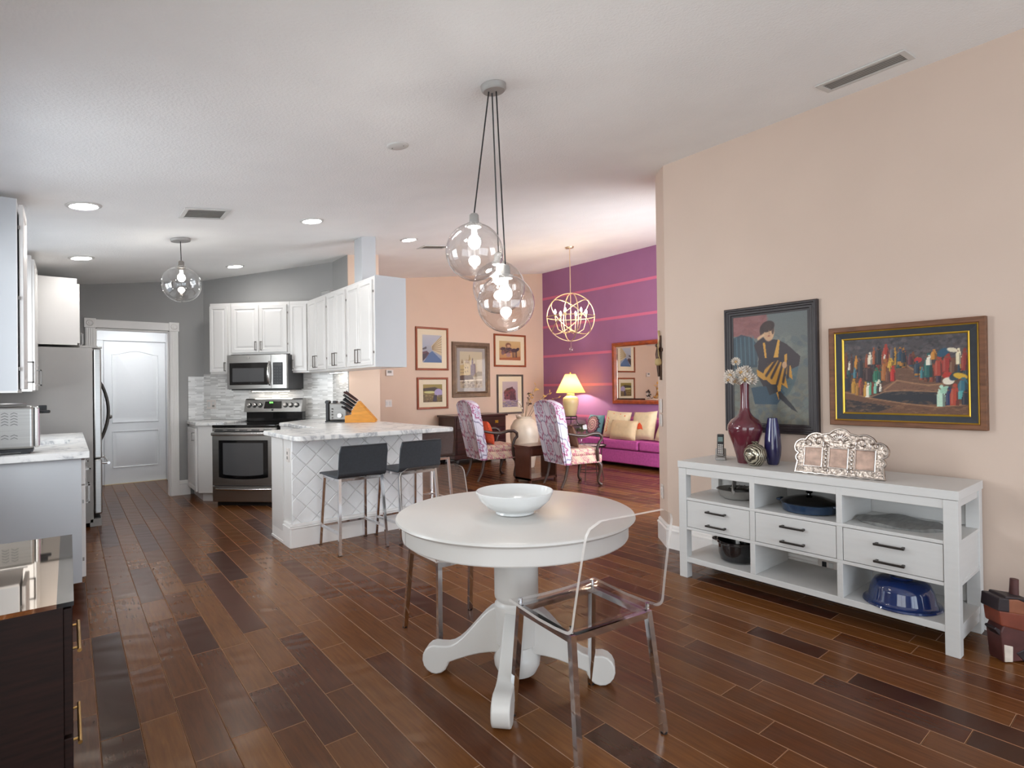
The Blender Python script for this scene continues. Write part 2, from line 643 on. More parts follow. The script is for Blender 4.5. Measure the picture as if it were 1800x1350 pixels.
    def cyl(s, p, q, r, n=20, r2=None):
        return s.tube([p, q], [r, r2 if r2 is not None else r], n)

    def rects(s, w, h, steps, x=0, z=0, y=0):
        """nested rectangles facing -y: steps of (inset, depth)"""
        vs, fs = [], []
        for ins, d in steps:
            vs += [(x + ins, y + d, z + ins), (x + w - ins, y + d, z + ins), (x + w - ins, y + d, z + h - ins), (x + ins, y + d, z + h - ins)]
        for t in range(len(steps) - 1):
            for i in range(4):
                j = (i + 1) % 4
                fs.append((t * 4 + i, t * 4 + j, t * 4 + 4 + j, t * 4 + 4 + i))
        fs.append((3, 2, 1, 0))
        l = (len(steps) - 1) * 4
        fs.append((l, l + 1, l + 2, l + 3))
        return s.add(vs, fs)

    def build(s, name, mat, parent=None, world=False, bev=0, seg=2, smooth=None, recalc=True):
        off = Vector((0, 0, 0))
        if parent is not None and world:
            off = Vector(parent.location)
            if parent.parent:
                off += Vector(parent.parent.location)
        me = bpy.data.meshes.new(name)
        me.from_pydata([tuple(Vector(p) - off) for p in s.v], [], s.f)
        mats = mat if isinstance(mat, (list, tuple)) else [mat]
        for mm in mats:
            me.materials.append(MATS[mm])
        if len(mats) > 1:
            me.polygons.foreach_set('material_index', s.mi)
        if recalc:
            bm = bmesh.new()
            bm.from_mesh(me)
            bmesh.ops.recalc_face_normals(bm, faces=bm.faces)
            bm.to_mesh(me)
            bm.free()
        if smooth:
            me.polygons.foreach_set('use_smooth', [True] * len(me.polygons))
            me.set_sharp_from_angle(angle=R(smooth))
        me.update()
        o = bpy.data.objects.new(name, me)
        COL.objects.link(o)
        o.parent = parent
        if bev:
            b = o.modifiers.new('bevel', 'BEVEL')
            b.width, b.segments, b.limit_method, b.angle_limit = bev, seg, 'ANGLE', R(40)
            b.harden_normals = False
        return o


def thing(name, label, cat, loc=(0, 0, 0), rz=0.0, group=None):
    o = bpy.data.objects.new(name, None)
    COL.objects.link(o)
    o.empty_display_size = .1
    o.location = loc
    o.rotation_euler = (0, 0, rz)
    o['label'], o['category'] = label, cat
    if group:
        o['group'] = group
    return o


def tag(o, label, cat, group=None):
    o['label'], o['category'] = label, cat
    if group:
        o['group'] = group
    return o


def struct(o):
    o['kind'] = 'structure'
    return o


def single(mb, name, mat, loc, label, cat, rz=0.0, group=None, **kw):
    o = mb.build(name, mat, **kw)
    o.location = loc
    o.rotation_euler = (0, 0, rz)
    return tag(o, label, cat, group)


def dup(o, parent=None, loc=None, rz=None, label=None):
    c = o.copy()
    COL.objects.link(c)
    c.parent = parent
    if loc is not None:
        c.location = loc
    if rz is not None:
        c.rotation_euler = (0, 0, rz)
    if label:
        c['label'] = label
    for ch in list(o.children):
        dup(ch, c)
    return c

# ------------------------------------------------------------------ structure
fl = MB().box(-.9, -2.8, -.09, 7.9, 9.9, -.011)
floor = struct(fl.build('floor', 'espresso'))

PW = .127
plank_mesh = {}


def plank_data(L):
    w, g, c = PW / 2 - .0006, .0006, .0019
    y0, y1 = g, L - g
    z0, z1 = -.011, 0.0
    vs = [(-w, y0, z0), (w, y0, z0), (w, y1, z0), (-w, y1, z0), (-w, y0, z1 - c), (w, y0, z1 - c), (w, y1, z1 - c), (-w, y1, z1 - c),
          (-w + c, y0 + c, z1), (w - c, y0 + c, z1), (w - c, y1 - c, z1), (-w + c, y1 - c, z1)]
    fs = [(0, 1, 5, 4), (1, 2, 6, 5), (2, 3, 7, 6), (3, 0, 4, 7), (4, 5, 9, 8), (5, 6, 10, 9), (6, 7, 11, 10), (7, 4, 8, 11), (8, 9, 10, 11), (3, 2, 1, 0)]
    return vs, fs


def plank_me(L):
    k = round(L, 3)
    if k not in plank_mesh:
        vs, fs = plank_data(L)
        me = bpy.data.meshes.new('plank')
        me.from_pydata(vs, [], fs)
        me.materials.append(MATS['plank_wood'])
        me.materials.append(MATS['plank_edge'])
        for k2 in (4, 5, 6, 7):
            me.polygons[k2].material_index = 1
        plank_mesh[k] = me
    return plank_mesh[k]


rp = random.Random(21)
planks = []
x = .084 + PW / 2 - PW * 6
while x < 7.75:
    y = -2.75 - rp.random() * .9
    y1 = 9.8 if x < 1.3 else 8.4
    while y < y1:
        L = rp.choice((.36, .52, .68, .84, .98, 1.12, 1.2))
        hid = (x > 3.80 and y + L < 2.7) or (1.45 < x < 2.65 and y > 4.65 and y + L < 5.2) or x < -.02 and y > 4.3
        ar = -1.0
        if not hid:
            pts = [proj((x + a, y + b, 0)) for a, b in ((-PW / 2, 0), (PW / 2, 0), (PW / 2, L), (-PW / 2, L))]
            if all(p[2] > .25 for p in pts):
                cx, cy = sum(p[0] for p in pts) / 4, sum(p[1] for p in pts) / 4
                if -60 < cx < 1860 and cy < 1420:
                    ar = abs(sum(pts[i][0] * pts[(i + 1) % 4][1] - pts[(i + 1) % 4][0] * pts[i][1] for i in range(4))) / 2
        planks.append((ar, x, y, L))
        y += L
    x += PW
planks.sort(key=lambda p: -p[0])
rest = MB()
for i, (ar, x, y, L) in enumerate(planks):
    if i < 300 and ar > 0:
        o = bpy.data.objects.new('plank', plank_me(L))
        COL.objects.link(o)
        o.location = (x, y, 0)
        o.parent = floor
    else:
        vs, fs = plank_data(L)
        rest.add([(a + x, b + y, c) for a, b, c in vs], fs)
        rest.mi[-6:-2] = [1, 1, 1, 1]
o = rest.build('plank', ['plank_wood', 'plank_edge'], floor, recalc=False)
o['kind'] = 'stuff'

cl = MB()
cl.add([(-.9, -2.8, ceil(-.9)), (7.8, -2.8, ceil(7.8)), (7.8, 8.5, ceil(7.8)), (-.9, 8.5, ceil(-.9)),
        (-.9, -2.8, ceil(-.9) + .12), (7.8, -2.8, ceil(7.8) + .12), (7.8, 8.5, ceil(7.8) + .12), (-.9, 8.5, ceil(-.9) + .12)],
       [(0, 3, 2, 1), (4, 5, 6, 7), (0, 1, 5, 4), (1, 2, 6, 5), (2, 3, 7, 6), (3, 0, 4, 7)])
struct(cl.build('ceiling', 'ceiling_paint'))

PX, FY, VX, DY, LX = 3.745, 8.35, 7.55, 8.035, -.56
C1, C2 = (3.745, 2.677), (3.934, 2.891)


def rect(x0, y0, x1, y1):
    return [(x0, y0), (x1, y0), (x1, y1), (x0, y1)]


w = MB().wall([(PX, -2.6), C1, C2, (4.10, 2.891), (4.10, -2.6)][::-1], 0)
struct(w.build('wall_right', 'pink_paint'))
w = MB().wall(rect(VX, 2.7, VX + .15, 8.5), 0)
wp = struct(w.build('wall_purple', 'purple_paint'))
for z in (3.085, 2.51, 1.915, 1.335, .745):
    MB().box(VX - .0025, 2.9, z - .024, VX, FY, z + .024).build('painted_stripe', 'stripe_paint', wp)
w = MB().wall(rect(3.0, FY, VX, FY + .15), 0)
struct(w.build('wall_far', 'far_pink_paint'))
# block between kitchen and living room: grey on the kitchen side, pink on its end
w = MB().wall([(2.605, 6.33), (3.0, 6.33), (3.0, FY + .15), (2.605, FY + .15)], 0)
struct(w.build('wall_partition', 'far_pink_paint'))
w = MB().wall([(2.598, 6.335), (2.605, 6.335), (2.605, 7.0), (2.598, 6.802)], 0)
struct(w.build('wall_kitchen_side', 'grey_paint'))
w = MB().wall([(1.365, DY), (2.60, 6.80), (2.605, 6.95), (1.5, 8.2), (1.365, 8.2)], 0)
struct(w.build('wall_range', 'grey_paint'))
w = MB()
w.wall(rect(LX, DY, .25, DY + .14), 0).wall(rect(.985, DY, 1.40, DY + .14), 0)
w.wall(rect(.25, DY, .985, DY + .14), 2.055)
struct(w.build('wall_door', 'grey_paint'))
w = MB()
w.wall(rect(LX - .14, -2.6, LX, -1.25), 0).wall(rect(LX - .14, 1.05, LX, 2.84), 0).wall(rect(LX - .14, 4.20, LX, 4.86), 0)
w.wall(rect(LX - .14, 2.84, LX, 4.20), 0, .93).wall(rect(LX - .14, 2.84, LX, 4.20), 2.24).wall(rect(LX - .14, 6.05, LX, DY + .14), 0)
w.wall(rect(LX - .14, 4.86, LX, 6.05), 0, 1.08).wall(rect(LX - .14, 4.86, LX, 6.05), 2.22)
w.wall(rect(LX - .14, -1.25, LX, 1.05), 2.3)
struct(w.build('wall_left', 'grey_paint'))
w = MB()
w.wall(rect(LX - .14, -2.75, -.1, -2.6), 0).wall(rect(3.3, -2.75, 4.1, -2.6), 0).wall(rect(-.1, -2.75, 3.3, -2.6), 2.4)
struct(w.build('wall_back', 'pink_paint'))
w = MB()
w.wall(rect(3.934, 2.74, 4.4, 2.89), 0).wall(rect(7.2, 2.74, VX + .15, 2.89), 0)
w.wall(rect(4.4, 2.74, 7.2, 2.89), 2.5).wall(rect(4.4, 2.74, 7.2, 2.89), 0, .3)
struct(w.build('wall_living', 'far_pink_paint'))


def window(name, axis, a0, a1, z0, z1, c, nv):
    """frame, mullions and panes in an opening; axis is the direction the opening runs"""
    def bx(m, p0, p1, q0, q1, d=.03):
        if axis == 'x':
            m.box(p0, c - d, q0, p1, c + d, q1)
        else:
            m.box(c - d, p0, q0, c + d, p1, q1)
    m = MB()
    t = .05
    bx(m, a0, a1, z0, z0 + t); bx(m, a0, a1, z1 - t, z1); bx(m, a0, a0 + t, z0 + t, z1 - t); bx(m, a1 - t, a1, z0 + t, z1 - t)
    o = struct(m.build(name, 'trim_white'))
    for i in range(1, nv):
        p = a0 + (a1 - a0) * i / nv
        m = MB(); bx(m, p - .025, p + .025, z0 + t, z1 - t); m.build('mullion', 'trim_white', o)
    for i in range(nv):
        m = MB(); bx(m, a0 + (a1 - a0) * i / nv + .03, a0 + (a1 - a0) * (i + 1) / nv - .03, z0 + t, z1 - t, .003)
        m.build('pane', 'window_pane', o)


window('window_1', 'x', -.1, 3.3, 0.0, 2.4, -2.67, 3)
window('window_2', 'y', -1.25, 1.05, 0.0, 2.3, LX - .07, 2)
window('added_window_5', 'y', 2.84, 4.20, .93, 2.24, LX - .07, 3)  # unseen window put in to admit the added dining light
window('window_3', 'y', 4.86, 6.05, 1.08, 2.22, LX - .07, 2)
window('added_window_4', 'x', 4.4, 7.2, .3, 2.5, 2.81, 3)  # unseen window put in for the added living room light

# hall behind the doorway
HY = 9.65
w = MB()
w.box(.17, DY + .14, 0, .25, HY + .1, 2.5)
w.box(1.135, DY + .14, 0, 1.25, HY + .1, 2.5)
w.box(.25, HY + .021, 0, 1.135, HY + .1, 2.5)
struct(w.build('wall_hall', 'hall_paint'))
struct(MB().box(.17, DY + .14, 2.42, 1.25, HY + .1, 2.5).build('ceiling_hall', 'hall_paint'))
hd = MB().box(.30, HY - .03, 2.035, 1.135, HY + .02, 2.20).box(.30, HY - .03, 0, .385, HY + .02, 2.035)
struct(hd.build('trim_1', 'door_white', bev=.006))


def arch_door():
    x0, x1, h = .39, 1.13, 2.03
    y0, y1 = HY - .012, HY + .02
    st = .09
    m = MB().box(x0, y0 + .004, .006, x1, y1, h)
    d = struct(m.build('door_1', 'door_white'))

    def molded(poly, nm):
        # raised bead round a panel and the lifted field inside it
        n = len(poly)
        cx = sum(p[0] for p in poly) / n; cz = sum(p[1] for p in poly) / n
        def off(k):
            return [(p[0] + (cx - p[0]) / abs(cx - x0 - st) * k * .55, p[1] + (cz - p[1]) * k * 1.6) for p in poly]
        rings = [(off(0), y0 + .004), (off(.01), y0 - .006), (off(.03), y0 + .0035), (off(.06), y0 + .0035), (off(.11), y0 - .004)]
        vs, fs = [], []
        for r, yy in rings:
            vs += [(p[0], yy, p[1]) for p in r]
        for t in range(len(rings) - 1):
            for i in range(n):
                j = (i + 1) % n
                fs.append((t * n + i, t * n + j, t * n + n + j, t * n + n + i))
        fs.append(tuple((len(rings) - 1) * n + i for i in range(n)))
        MB().add(vs, fs).build(nm, 'door_white', d, smooth=25)
    a, b = x0 + st, x1 - st
    top = [(b + (a - b) * i / 16, 1.84 + .055 * .5 * (1 - math.cos(2 * PI * i / 16)) + .0) for i in range(17)]
    molded([(a, .86), (b, .86)] + top, 'upper_panel')
    molded([(a, .23), (b, .23), (b, .75), (a, .75)], 'lower_panel')
    k = MB().lathe([(.0, 0), (.025, .0), (.025, .008), (.01, .012), (.01, .04), (.027, .05), (.03, .065), (.02, .08), (0, .083)], n=18)
    kb = k.build('knob', 'pull_metal', d, smooth=50)
    kb.rotation_euler = (PI / 2, 0, 0)
    kb.location = (x0 + .06, y0, .96)


arch_door()
struct(MB().box(.385, HY - .05, 0, 1.135, HY - .015, .006).build('painted_door_light', 'mat_cream'))  # pale strip coloured to stand in for light leaking under the door
hl = thing('recessed_light', 'unseen recessed light added to brighten the hall behind the doorway', 'ceiling light', (.70, 8.95, 2.42), 0, 'recessed ceiling lights')  # lamp out of view, added to brighten the hall and its door
MB().lathe([(.072, -.002), (.080, -.010), (.098, -.006), (.100, -.0005), (.072, -.0005)], n=32).build('trim_ring', 'vent_white', hl, smooth=50)
MB().lathe([(0, -.004), (.072, -.004), (.072, -.0015), (0, -.0015)], n=32).build('lens', 'hall_fill_glow', hl)
# casing of the doorway with corner blocks
c = MB()
c.box(.155, DY - .022, 0, .25, DY, 2.06).box(.985, DY - .022, 0, 1.08, DY, 2.06).box(.25, DY - .02, 2.06, .985, DY, 2.155)
for a in (.165, .185, .205, .225, .995, 1.015, 1.035, 1.055):
    c.box(a, DY - .026, .12, a + .009, DY - .02, 2.05)
c.box(.25, DY, 0, .262, DY + .14, 2.05).box(.973, DY, 0, .985, DY + .14, 2.05).box(.262, DY, 2.04, .973, DY + .14, 2.055)
t2 = struct(c.build('trim_2', 'trim_white', bev=.003))
for a in (.145, .98):
    MB().box(a, DY - .032, 2.055, a + .11, DY, 2.165).build('corner_block', 'trim_white', t2, bev=.004)
    r = MB().lathe([(0, .006), (.012, .006), (.016, 0), (.026, .002), (.03, .008), (.036, .002), (.038, 0)], n=20).build('rosette', 'trim_white', t2, smooth=40)
    r.rotation_euler = (PI / 2, 0, 0)
    r.location = (a + .055, DY - .032, 2.11)


def baseboard(name, pts, mat='trim_white', h=.185):
    """tall skirting with a two-step moulded top along a polyline; the room is to the left of the path"""
    prof = [(0, 0), (.018, 0), (.018, h - .05), (.024, h - .047), (.024, h - .036), (.014, h - .03), (.014, h - .014), (.008, h - .006), (.006, h), (0, h)]
    P = [Vector((p[0], p[1])) for p in pts]
    k, n = len(P), len(prof)
    vs, fs = [], []
    for i in range(k):
        d0 = (P[i] - P[i - 1]).normalized() if i else (P[1] - P[0]).normalized()
        d1 = (P[i + 1] - P[i]).normalized() if i < k - 1 else d0
        n0, n1 = Vector((-d0.y, d0.x)), Vector((-d1.y, d1.x))
        mtr = (n0 + n1).normalized()
        mtr /= max(.3, mtr.dot(n0))
        vs += [(P[i].x + mtr.x * a, P[i].y + mtr.y * a, z) for a, z in prof]
    for i in range(k - 1):
        for j in range(n):
            j2 = (j + 1) % n
            fs.append((i * n + j, i * n + j2, (i + 1) * n + j2, (i + 1) * n + j))
    fs += [tuple(range(n)), tuple((k - 1) * n + j for j in range(n))]
    return struct(MB().add(vs, fs).build(name, mat))


baseboard('baseboard_right', [(PX, -2.6), C1, C2, (4.10, 2.891)])
baseboard('baseboard_far', [(VX, FY), (3.0, FY)])
baseboard('baseboard_purple', [(VX, 2.9), (VX, FY - .02)])
baseboard('baseboard_partition', [(3.0, FY - .02), (3.0, 6.33), (2.67, 6.33)])
baseboard('baseboard_door', [(1.20, DY), (1.08, DY)])

# splashback mosaic, range wall and the side wall
OD = Vector((2.10, 7.30, 0))          # middle of the diagonal wall
sp = MB().box(-1.035, -.012, .937, .706, -.001, 1.52).build('splash_range', 'mosaic_splash')
sp.name = 'wall_splash_range'
sp.location = OD
sp.rotation_euler = (0, 0, -PI / 4)
struct(sp)
sp = MB().box(0, -.012, .937, .46, -.001, 1.52).build('wall_splash_side', 'mosaic_splash')
sp.location = (2.598, 6.798, 0)
sp.rotation_euler = (0, 0, -PI / 2)
struct(sp)
sp = MB().box(1.185, DY - .012, .937, 1.36, DY - .001, 1.49).build('wall_splash_door', 'mosaic_splash')
struct(sp)

# boxed post between cabinet top and ceiling
ps = MB().wall(rect(2.355, 5.36, 2.51, 5.55), 2.382)
struct(ps.build('wall_post', 'cabinet_side', bev=.003))

# ------------------------------------------------------------------ kitchen
DOORSTEPS = [(0, .02), (0, .003), (.003, 0), (.045, 0), (.050, .007), (.062, .008), (.082, .001), (.084, .001)]


def pull(parent, p, q, out, mat='pull_metal', w=.009):
    """squared D pull between p and q, standing out by the vector out"""
    p, q, out = Vector(p), Vector(q), Vector(out)
    d = (q - p).normalized() * w * .5
    m = MB()
    m.bar(p, p + out + out.normalized() * w * .5, w)
    m.bar(q, q + out + out.normalized() * w * .5, w)
    m.bar(p + out - d, q + out + d, w)
    return m.build('handle', mat, parent)


def cab_door(parent, x0, z0, x1, z1, y=0.0, handle=None, mat='cabinet_white', name='door', steps=None, hmat='pull_metal'):
    w, h = x1 - x0, z1 - z0
    st = steps or DOORSTEPS
    lim = min(w, h) / 2 - .006
    st = [(min(a, lim * (i + 1) / len(st)) if a > lim else a, b) for i, (a, b) in enumerate(st)]
    if w < .34:
        st = [(a * .75 if a > .01 else a, b) for a, b in st]
    d = MB().rects(w, h, st, x0, z0, y - .02).build(name, mat, parent)
    if handle:
        hx, hz, L, horiz = handle
        if horiz:
            pull(d, (hx - L / 2, y - .02, hz), (hx + L / 2, y - .02, hz), (0, -.028, 0), hmat)
        else:
            pull(d, (hx, y - .02, hz - L / 2), (hx, y - .02, hz + L / 2), (0, -.028, 0), hmat)
    return d


def hinge(parent, x, z, y=0.0):
    MB().box(x - .003, y - .012, z - .011, x + .003, y - .003, z + .011).build('hinge', 'pull_metal', parent)


UZ0, UZ1 = 1.513, 2.38
# --- uppers on the diagonal wall
S2 = math.sqrt(.5)


def diag(lx, ly, z=0.0):
    return (OD.x + S2 * (lx + ly), OD.y + S2 * (-lx + ly), z)


def upper(name, label, loc, rz, w, d, h, doors, cat='cabinet', group='white raised panel wall cabinets'):
    t = thing(name, label, cat, loc, rz, group)
    MB().box(0, .001, 0, w, d, h).build('body', 'cabinet_white', t, bev=.002)
    for a in doors:
        cab_door(t, *a[:4], handle=a[4])
    return t


UY = -.285
upper('wall_cabinet', 'narrow white wall cabinet at the left end, beside the grey door wall', diag(-.752, UY, UZ0), -PI / 4, .275, .28, UZ1 - UZ0,
      [(.006, .02, .240, .83, (.213, .085, .10, False))])
t = upper('wall_cabinet', 'short white two-door wall cabinet directly above the microwave', diag(-.475, UY, 1.745), -PI / 4, .757, .28, UZ1 - 1.745,
          [(.012, .02, .368, .60, (.335, .10, .10, False)), (.372, .02, .728, .60, (.405, .10, .10, False))])
for z in (.12, .50):
    hinge(t, .735, z)
t = upper('wall_cabinet', 'narrow white wall cabinet in the corner right of the microwave', diag(.284, UY, UZ0), -PI / 4, .25, .28, UZ1 - UZ0,
          [(.012, .02, .222, .83, (.05, .10, .10, False))])
# --- uppers along the side wall and past it over the peninsula
UX = 2.27
for nm, ya, yb, lb in (('wall_cabinet', 6.735, 6.105, 'white two-door wall cabinet closest to the corner of the side run'),
                       ('wall_cabinet', 6.10, 5.54, 'middle white two-door wall cabinet of the side run'),
                       ('wall_cabinet', 5.535, 4.885, 'white two-door wall cabinet with bare grey end panel over the peninsula')):
    W = ya - yb
    x0 = .02 if ya < 6.7 else .015
    half = (W - x0 - .03) / 2
    t = upper(nm, lb, (UX, ya, UZ0), -PI / 2, W, .32, UZ1 - UZ0,
              [(x0, .02, x0 + half - .002, .835, (x0 + half - .035, .115, .13, False)), (x0 + half + .002, .02, x0 + 2 * half, .835, (x0 + half + .035, .115, .13, False))])
    for z in (.14, .72):
        hinge(t, W - .016, z)
    if yb < 5:
        MB().box(W, 0, 0, W + .012, .325, UZ1 - UZ0 + .006).build('end_panel', 'cabinet_side', t)
# slim lights added under side cabinets and microwave to brighten the backsplash
for lb, lc, rz_, L in (('slim light added under the microwave to brighten the backsplash', diag(-.06, -.12, 1.290), -PI / 4, .50), ('slim light strip added under the side wall cabinets to brighten the backsplash', (2.50, 6.40, UZ0 - .012), -PI / 2, .50)):
    t = thing('added_splash_light', lb, 'light', lc, rz_, 'added light strips under the wall cabinets')
    MB().box(-L / 2, -.02, 0, L / 2, .02, .011).build('housing', 'vent_white', t)
    MB().box(-L / 2 + .01, -.012, -.002, L / 2 - .01, .012, 0).build('diffuser', 'splash_fill_glow', t)
# little grey box lying on top of the corner cabinets
single(MB().box(-.09, -.05, 0, .09, .05, .085).box(-.1, -.055, .085, .1, .055, .095), 'junction_box', 'grey_paint', (2.42, 6.45, UZ1 + .002),
       'small grey box lying on top of the corner wall cabinets', 'box', rz=R(-80), bev=.006)

# --- microwave
mw = thing('microwave', 'stainless steel over-the-range microwave under the short cabinet', 'microwave', diag(-.06, -.42, 1.318), -PI / 4)
MB().box(-.378, .02, 0, .378, .40, .412).build('case', 'charcoal_side', mw, bev=.004)
MB().rects(.56, .408, [(0, .03), (0, .004), (.004, 0), (.012, 0)], -.378, .004, -.012).build('door', 'steel', mw)
wn = MB().rects(.49, .265, [(0, .02), (0, .004), (.006, 0), (.008, 0)], -.345, .052, -.016).build('door_glass', 'black_gloss', mw)
MB().rects(.40, .165, [(0, .01), (0, .001), (.004, 0)], -.305, .088, -.018).build('viewing_window', 'grey_glass', wn)
MB().rects(.196, .408, [(0, .03), (0, .004), (.004, 0), (.012, 0)], .182, .004, -.012).build('control_panel', 'steel', mw)
kp = MB().rects(.125, .265, [(0, .02), (0, .003), (.004, 0)], .205, .052, -.016).build('keypad', 'black_plastic', mw)
for i in range(3):
    for j in range(6):
        MB().box(.222 + i * .033, -.0185, .068 + j * .034, .246 + i * .033, -.015, .086 + j * .034).build('key', 'charcoal_side', kp)
MB().box(.215, -.0185, .275, .32, -.015, .305).build('display', 'grey_glass', kp)
MB().tube([(.165, -.012, .05), (.165, -.045, .09), (.165, -.055, .19), (.165, -.045, .28), (.165, -.012, .325)], [.012, .013, .014, .013, .012], 10).build('handle', 'steel_bright', mw, smooth=50)
MB().box(-.34, .02, -.012, .36, .38, 0).build('underside', 'black_plastic', mw)
MB().cyl((-.1, -.013, .375), (-.1, -.0155, .375), .012, 16).build('emblem', 'steel_bright', mw)

# --- range
rg = thing('range', 'freestanding stainless steel electric range with black glass top', 'range', diag(0, -.80, 0), -PI / 4)
MB().box(-.376, .03, .045, .376, .73, .885).build('body', 'charcoal_side', rg)
ct = MB().box(-.38, -.005, .885, .38, .70, .917).build('cooktop', 'black_gloss', rg, bev=.008, seg=3)
for (a, b, r) in ((-.19, .18, .10), (.19, .18, .08), (-.19, .48, .08), (.19, .48, .10)):
    MB().shell([(r, .0335), (r + .004, .0335)], (a, b, .885), 32).build('burner_ring', 'grey_glass', ct)
MB().box(-.378, 0, .845, .378, .04, .884).build('front_rail', 'steel_bright', rg, bev=.003)
od = MB().rects(.752, .60, [(0, .05), (0, .006), (.006, 0), (.02, 0)], -.376, .235, -.012).build('oven_door', 'steel', rg)
n = 12
pts = [(-.292, .745), (-.292, .33)] + [(-.292 + .584 * i / n, .325 - .018 * math.sin(PI * i / n)) for i in range(1, n)] + [(.292, .33), (.292, .745)]
MB().prism(pts, -.016, .0, 'y').build('window_frame', 'black_gloss', od)
pts = [(-.24, .715), (-.24, .365)] + [(-.24 + .48 * i / n, .36 - .014 * math.sin(PI * i / n)) for i in range(1, n)] + [(.24, .365), (.24, .715)]
MB().prism(pts, -.0185, -.0155, 'y').build('oven_window', 'grey_glass', od)
hb = MB()
hb.box(-.365, -.05, .80, .365, -.028, .835)
for a in (-.35, -.17, .0, .17, .33):
    hb.box(a - .01, -.03, .805, a + .02, .0, .83)
hb.build('handle', 'steel_bright', od, bev=.008, seg=3)
for k in (0, 1, 2, 3, 4):
    MB().box(-.34 + k * .145, -.004, .853, -.25 + k * .145, .002, .862).build('vent_slot', 'black_plastic', rg)
dr = MB().rects(.752, .175, [(0, .05), (0, .006), (.006, 0), (.02, 0)], -.376, .05, -.01).build('storage_drawer', 'steel', rg)
hp = [(-.33 + .66 * i / 16, -.012 - .022 * math.sin(PI * i / 16), .195) for i in range(17)]
MB().tube(hp, .011, 8).build('drawer_grip', 'steel_bright', dr, smooth=50)
MB().box(-.36, .06, 0.0, .36, .6, .05).build('plinth', 'black_plastic', rg)
MB().box(-.365, .645, .917, .365, .73, 1.05).build('backguard', 'black_gloss', rg, bev=.004)
pn = MB().prism([(.60, 1.035), (.73, 1.035), (.73, 1.20), (.655, 1.20), (.64, 1.19)], -.375, .375, 'x').build('control_panel', 'steel', rg, bev=.004)
for sgn in (-1, 1):
    for i in range(3):
        a = sgn * (.165 + i * .072)
        k = MB().lathe([(.0, .03), (.017, .03), (.021, .024), (.023, .0)], n=18).build('knob', 'steel_bright', pn, smooth=40)
        k.location = (a, .617, 1.118)
        k.rotation_euler = (R(75), 0, 0)
        r2 = MB().shell([(.024, .002), (.031, .002)], n=24).build('knob_bezel', 'black_plastic', pn)
        r2.location = (a, .617, 1.118)
        r2.rotation_euler = (R(75), 0, 0)
ds = MB().add([(-.115, .606, 1.078), (.115, .606, 1.078), (.105, .628, 1.165), (-.105, .628, 1.165)], [(0, 1, 2, 3)]).build('display', 'black_gloss', pn)
for i, a in enumerate((-.045, -.030, -.012)):
    MB().box(a, .619, 1.142, a + .010, .6225, 1.158).build('digit', 'green_digits', pn)
MB().box(-.01, .600, 1.05, .01, .604, 1.07).build('emblem', 'charcoal_side', pn)

# --- base cabinets beside the range
bc = thing('base_cabinet', 'small white base cabinet left of the range by the doorway', 'cabinet', (1.19, 8.02, 0))
foot = [(0, -.005), (0, -.62), (.155, -.785), (.235, -.856), (.630, -.462), (.173, -.005)]
MB().prism(foot, .10, .893).build('body', 'cabinet_white', bc, bev=.003)
MB().prism([(.05, -.005), (.05, -.60), (.16, -.72), (.25, -.80), (.60, -.45), (.15, -.005)], 0, .10).build('toe_kick', 'cabinet_white', bc)
d = cab_door(bc, .02, .11, .56, .86, handle=(.50, .76, .09, False))
d.rotation_euler = (0, 0, -PI / 2)
d.location = (-.001, 0, 0)
MB().prism([(-.03, -.002), (-.03, -.64), (.15, -.82), (.225, -.864), (.628, -.461), (.170, -.002)], .895, .935).build('x', 'marble').name = 'worktop'
wt = bpy.data.objects['worktop']
wt.location = (1.19, 8.02, 0)
tag(wt, 'small white marble worktop left of the range', 'worktop')
b = wt.modifiers.new('bevel', 'BEVEL'); b.width = .006; b.segments = 2

# --- L worktop, cabinets right of range, peninsula
bc = thing('base_cabinet', 'white base cabinet under the worktop between range and peninsula', 'cabinet', (1.92, 5.24, 0))
MB().prism([(0, 0), (.66, 0), (.66, 1.30), (.31, 1.62), (-.06, 1.25), (0, 1.0)], .10, .893).build('body', 'cabinet_white', bc)
MB().prism([(.06, 0), (.66, 0), (.66, 1.25), (.31, 1.55), (.06, 1.2)], 0, .10).build('toe_kick', 'cabinet_white', bc)
d = cab_door(bc, -.9, .12, -.46, .86, handle=(-.86, .7, .12, False))
d.rotation_euler = (0, 0, -PI / 2)
d = cab_door(bc, -.45, .12, -.02, .86, handle=(-.06, .7, .12, False))
d.rotation_euler = (0, 0, -PI / 2)
wl = MB()


def rounded(poly, rad):
    out = []
    n = len(poly)
    for i, p in enumerate(poly):
        r = rad.get(i, 0)
        if not r:
            out.append(p)
            continue
        P, A, B = Vector(p), Vector(poly[i - 1]), Vector(poly[(i + 1) % n])
        a, b2 = P + (A - P).normalized() * r, P + (B - P).normalized() * r
        for k in range(7):
            t = k / 6
            q = a * (1 - t) ** 2 + P * 2 * t * (1 - t) + b2 * t * t
            out.append((q.x, q.y))
    return out


slab = [(1.375, 4.405), (2.815, 4.37), (2.735, 6.32), (2.595, 6.32), (2.595, 6.785), (2.366, 7.012), (1.847, 6.490), (1.885, 6.36), (1.875, 5.34), (1.375, 5.34)]
wl.prism(rounded(slab, {0: .09, 1: .03, 9: .04, 8: .03, 7: .12}), 0, .04)
single(wl, 'worktop', 'marble', (0, 0, .895), 'large white marble worktop covering peninsula and corner', 'worktop', bev=.008)

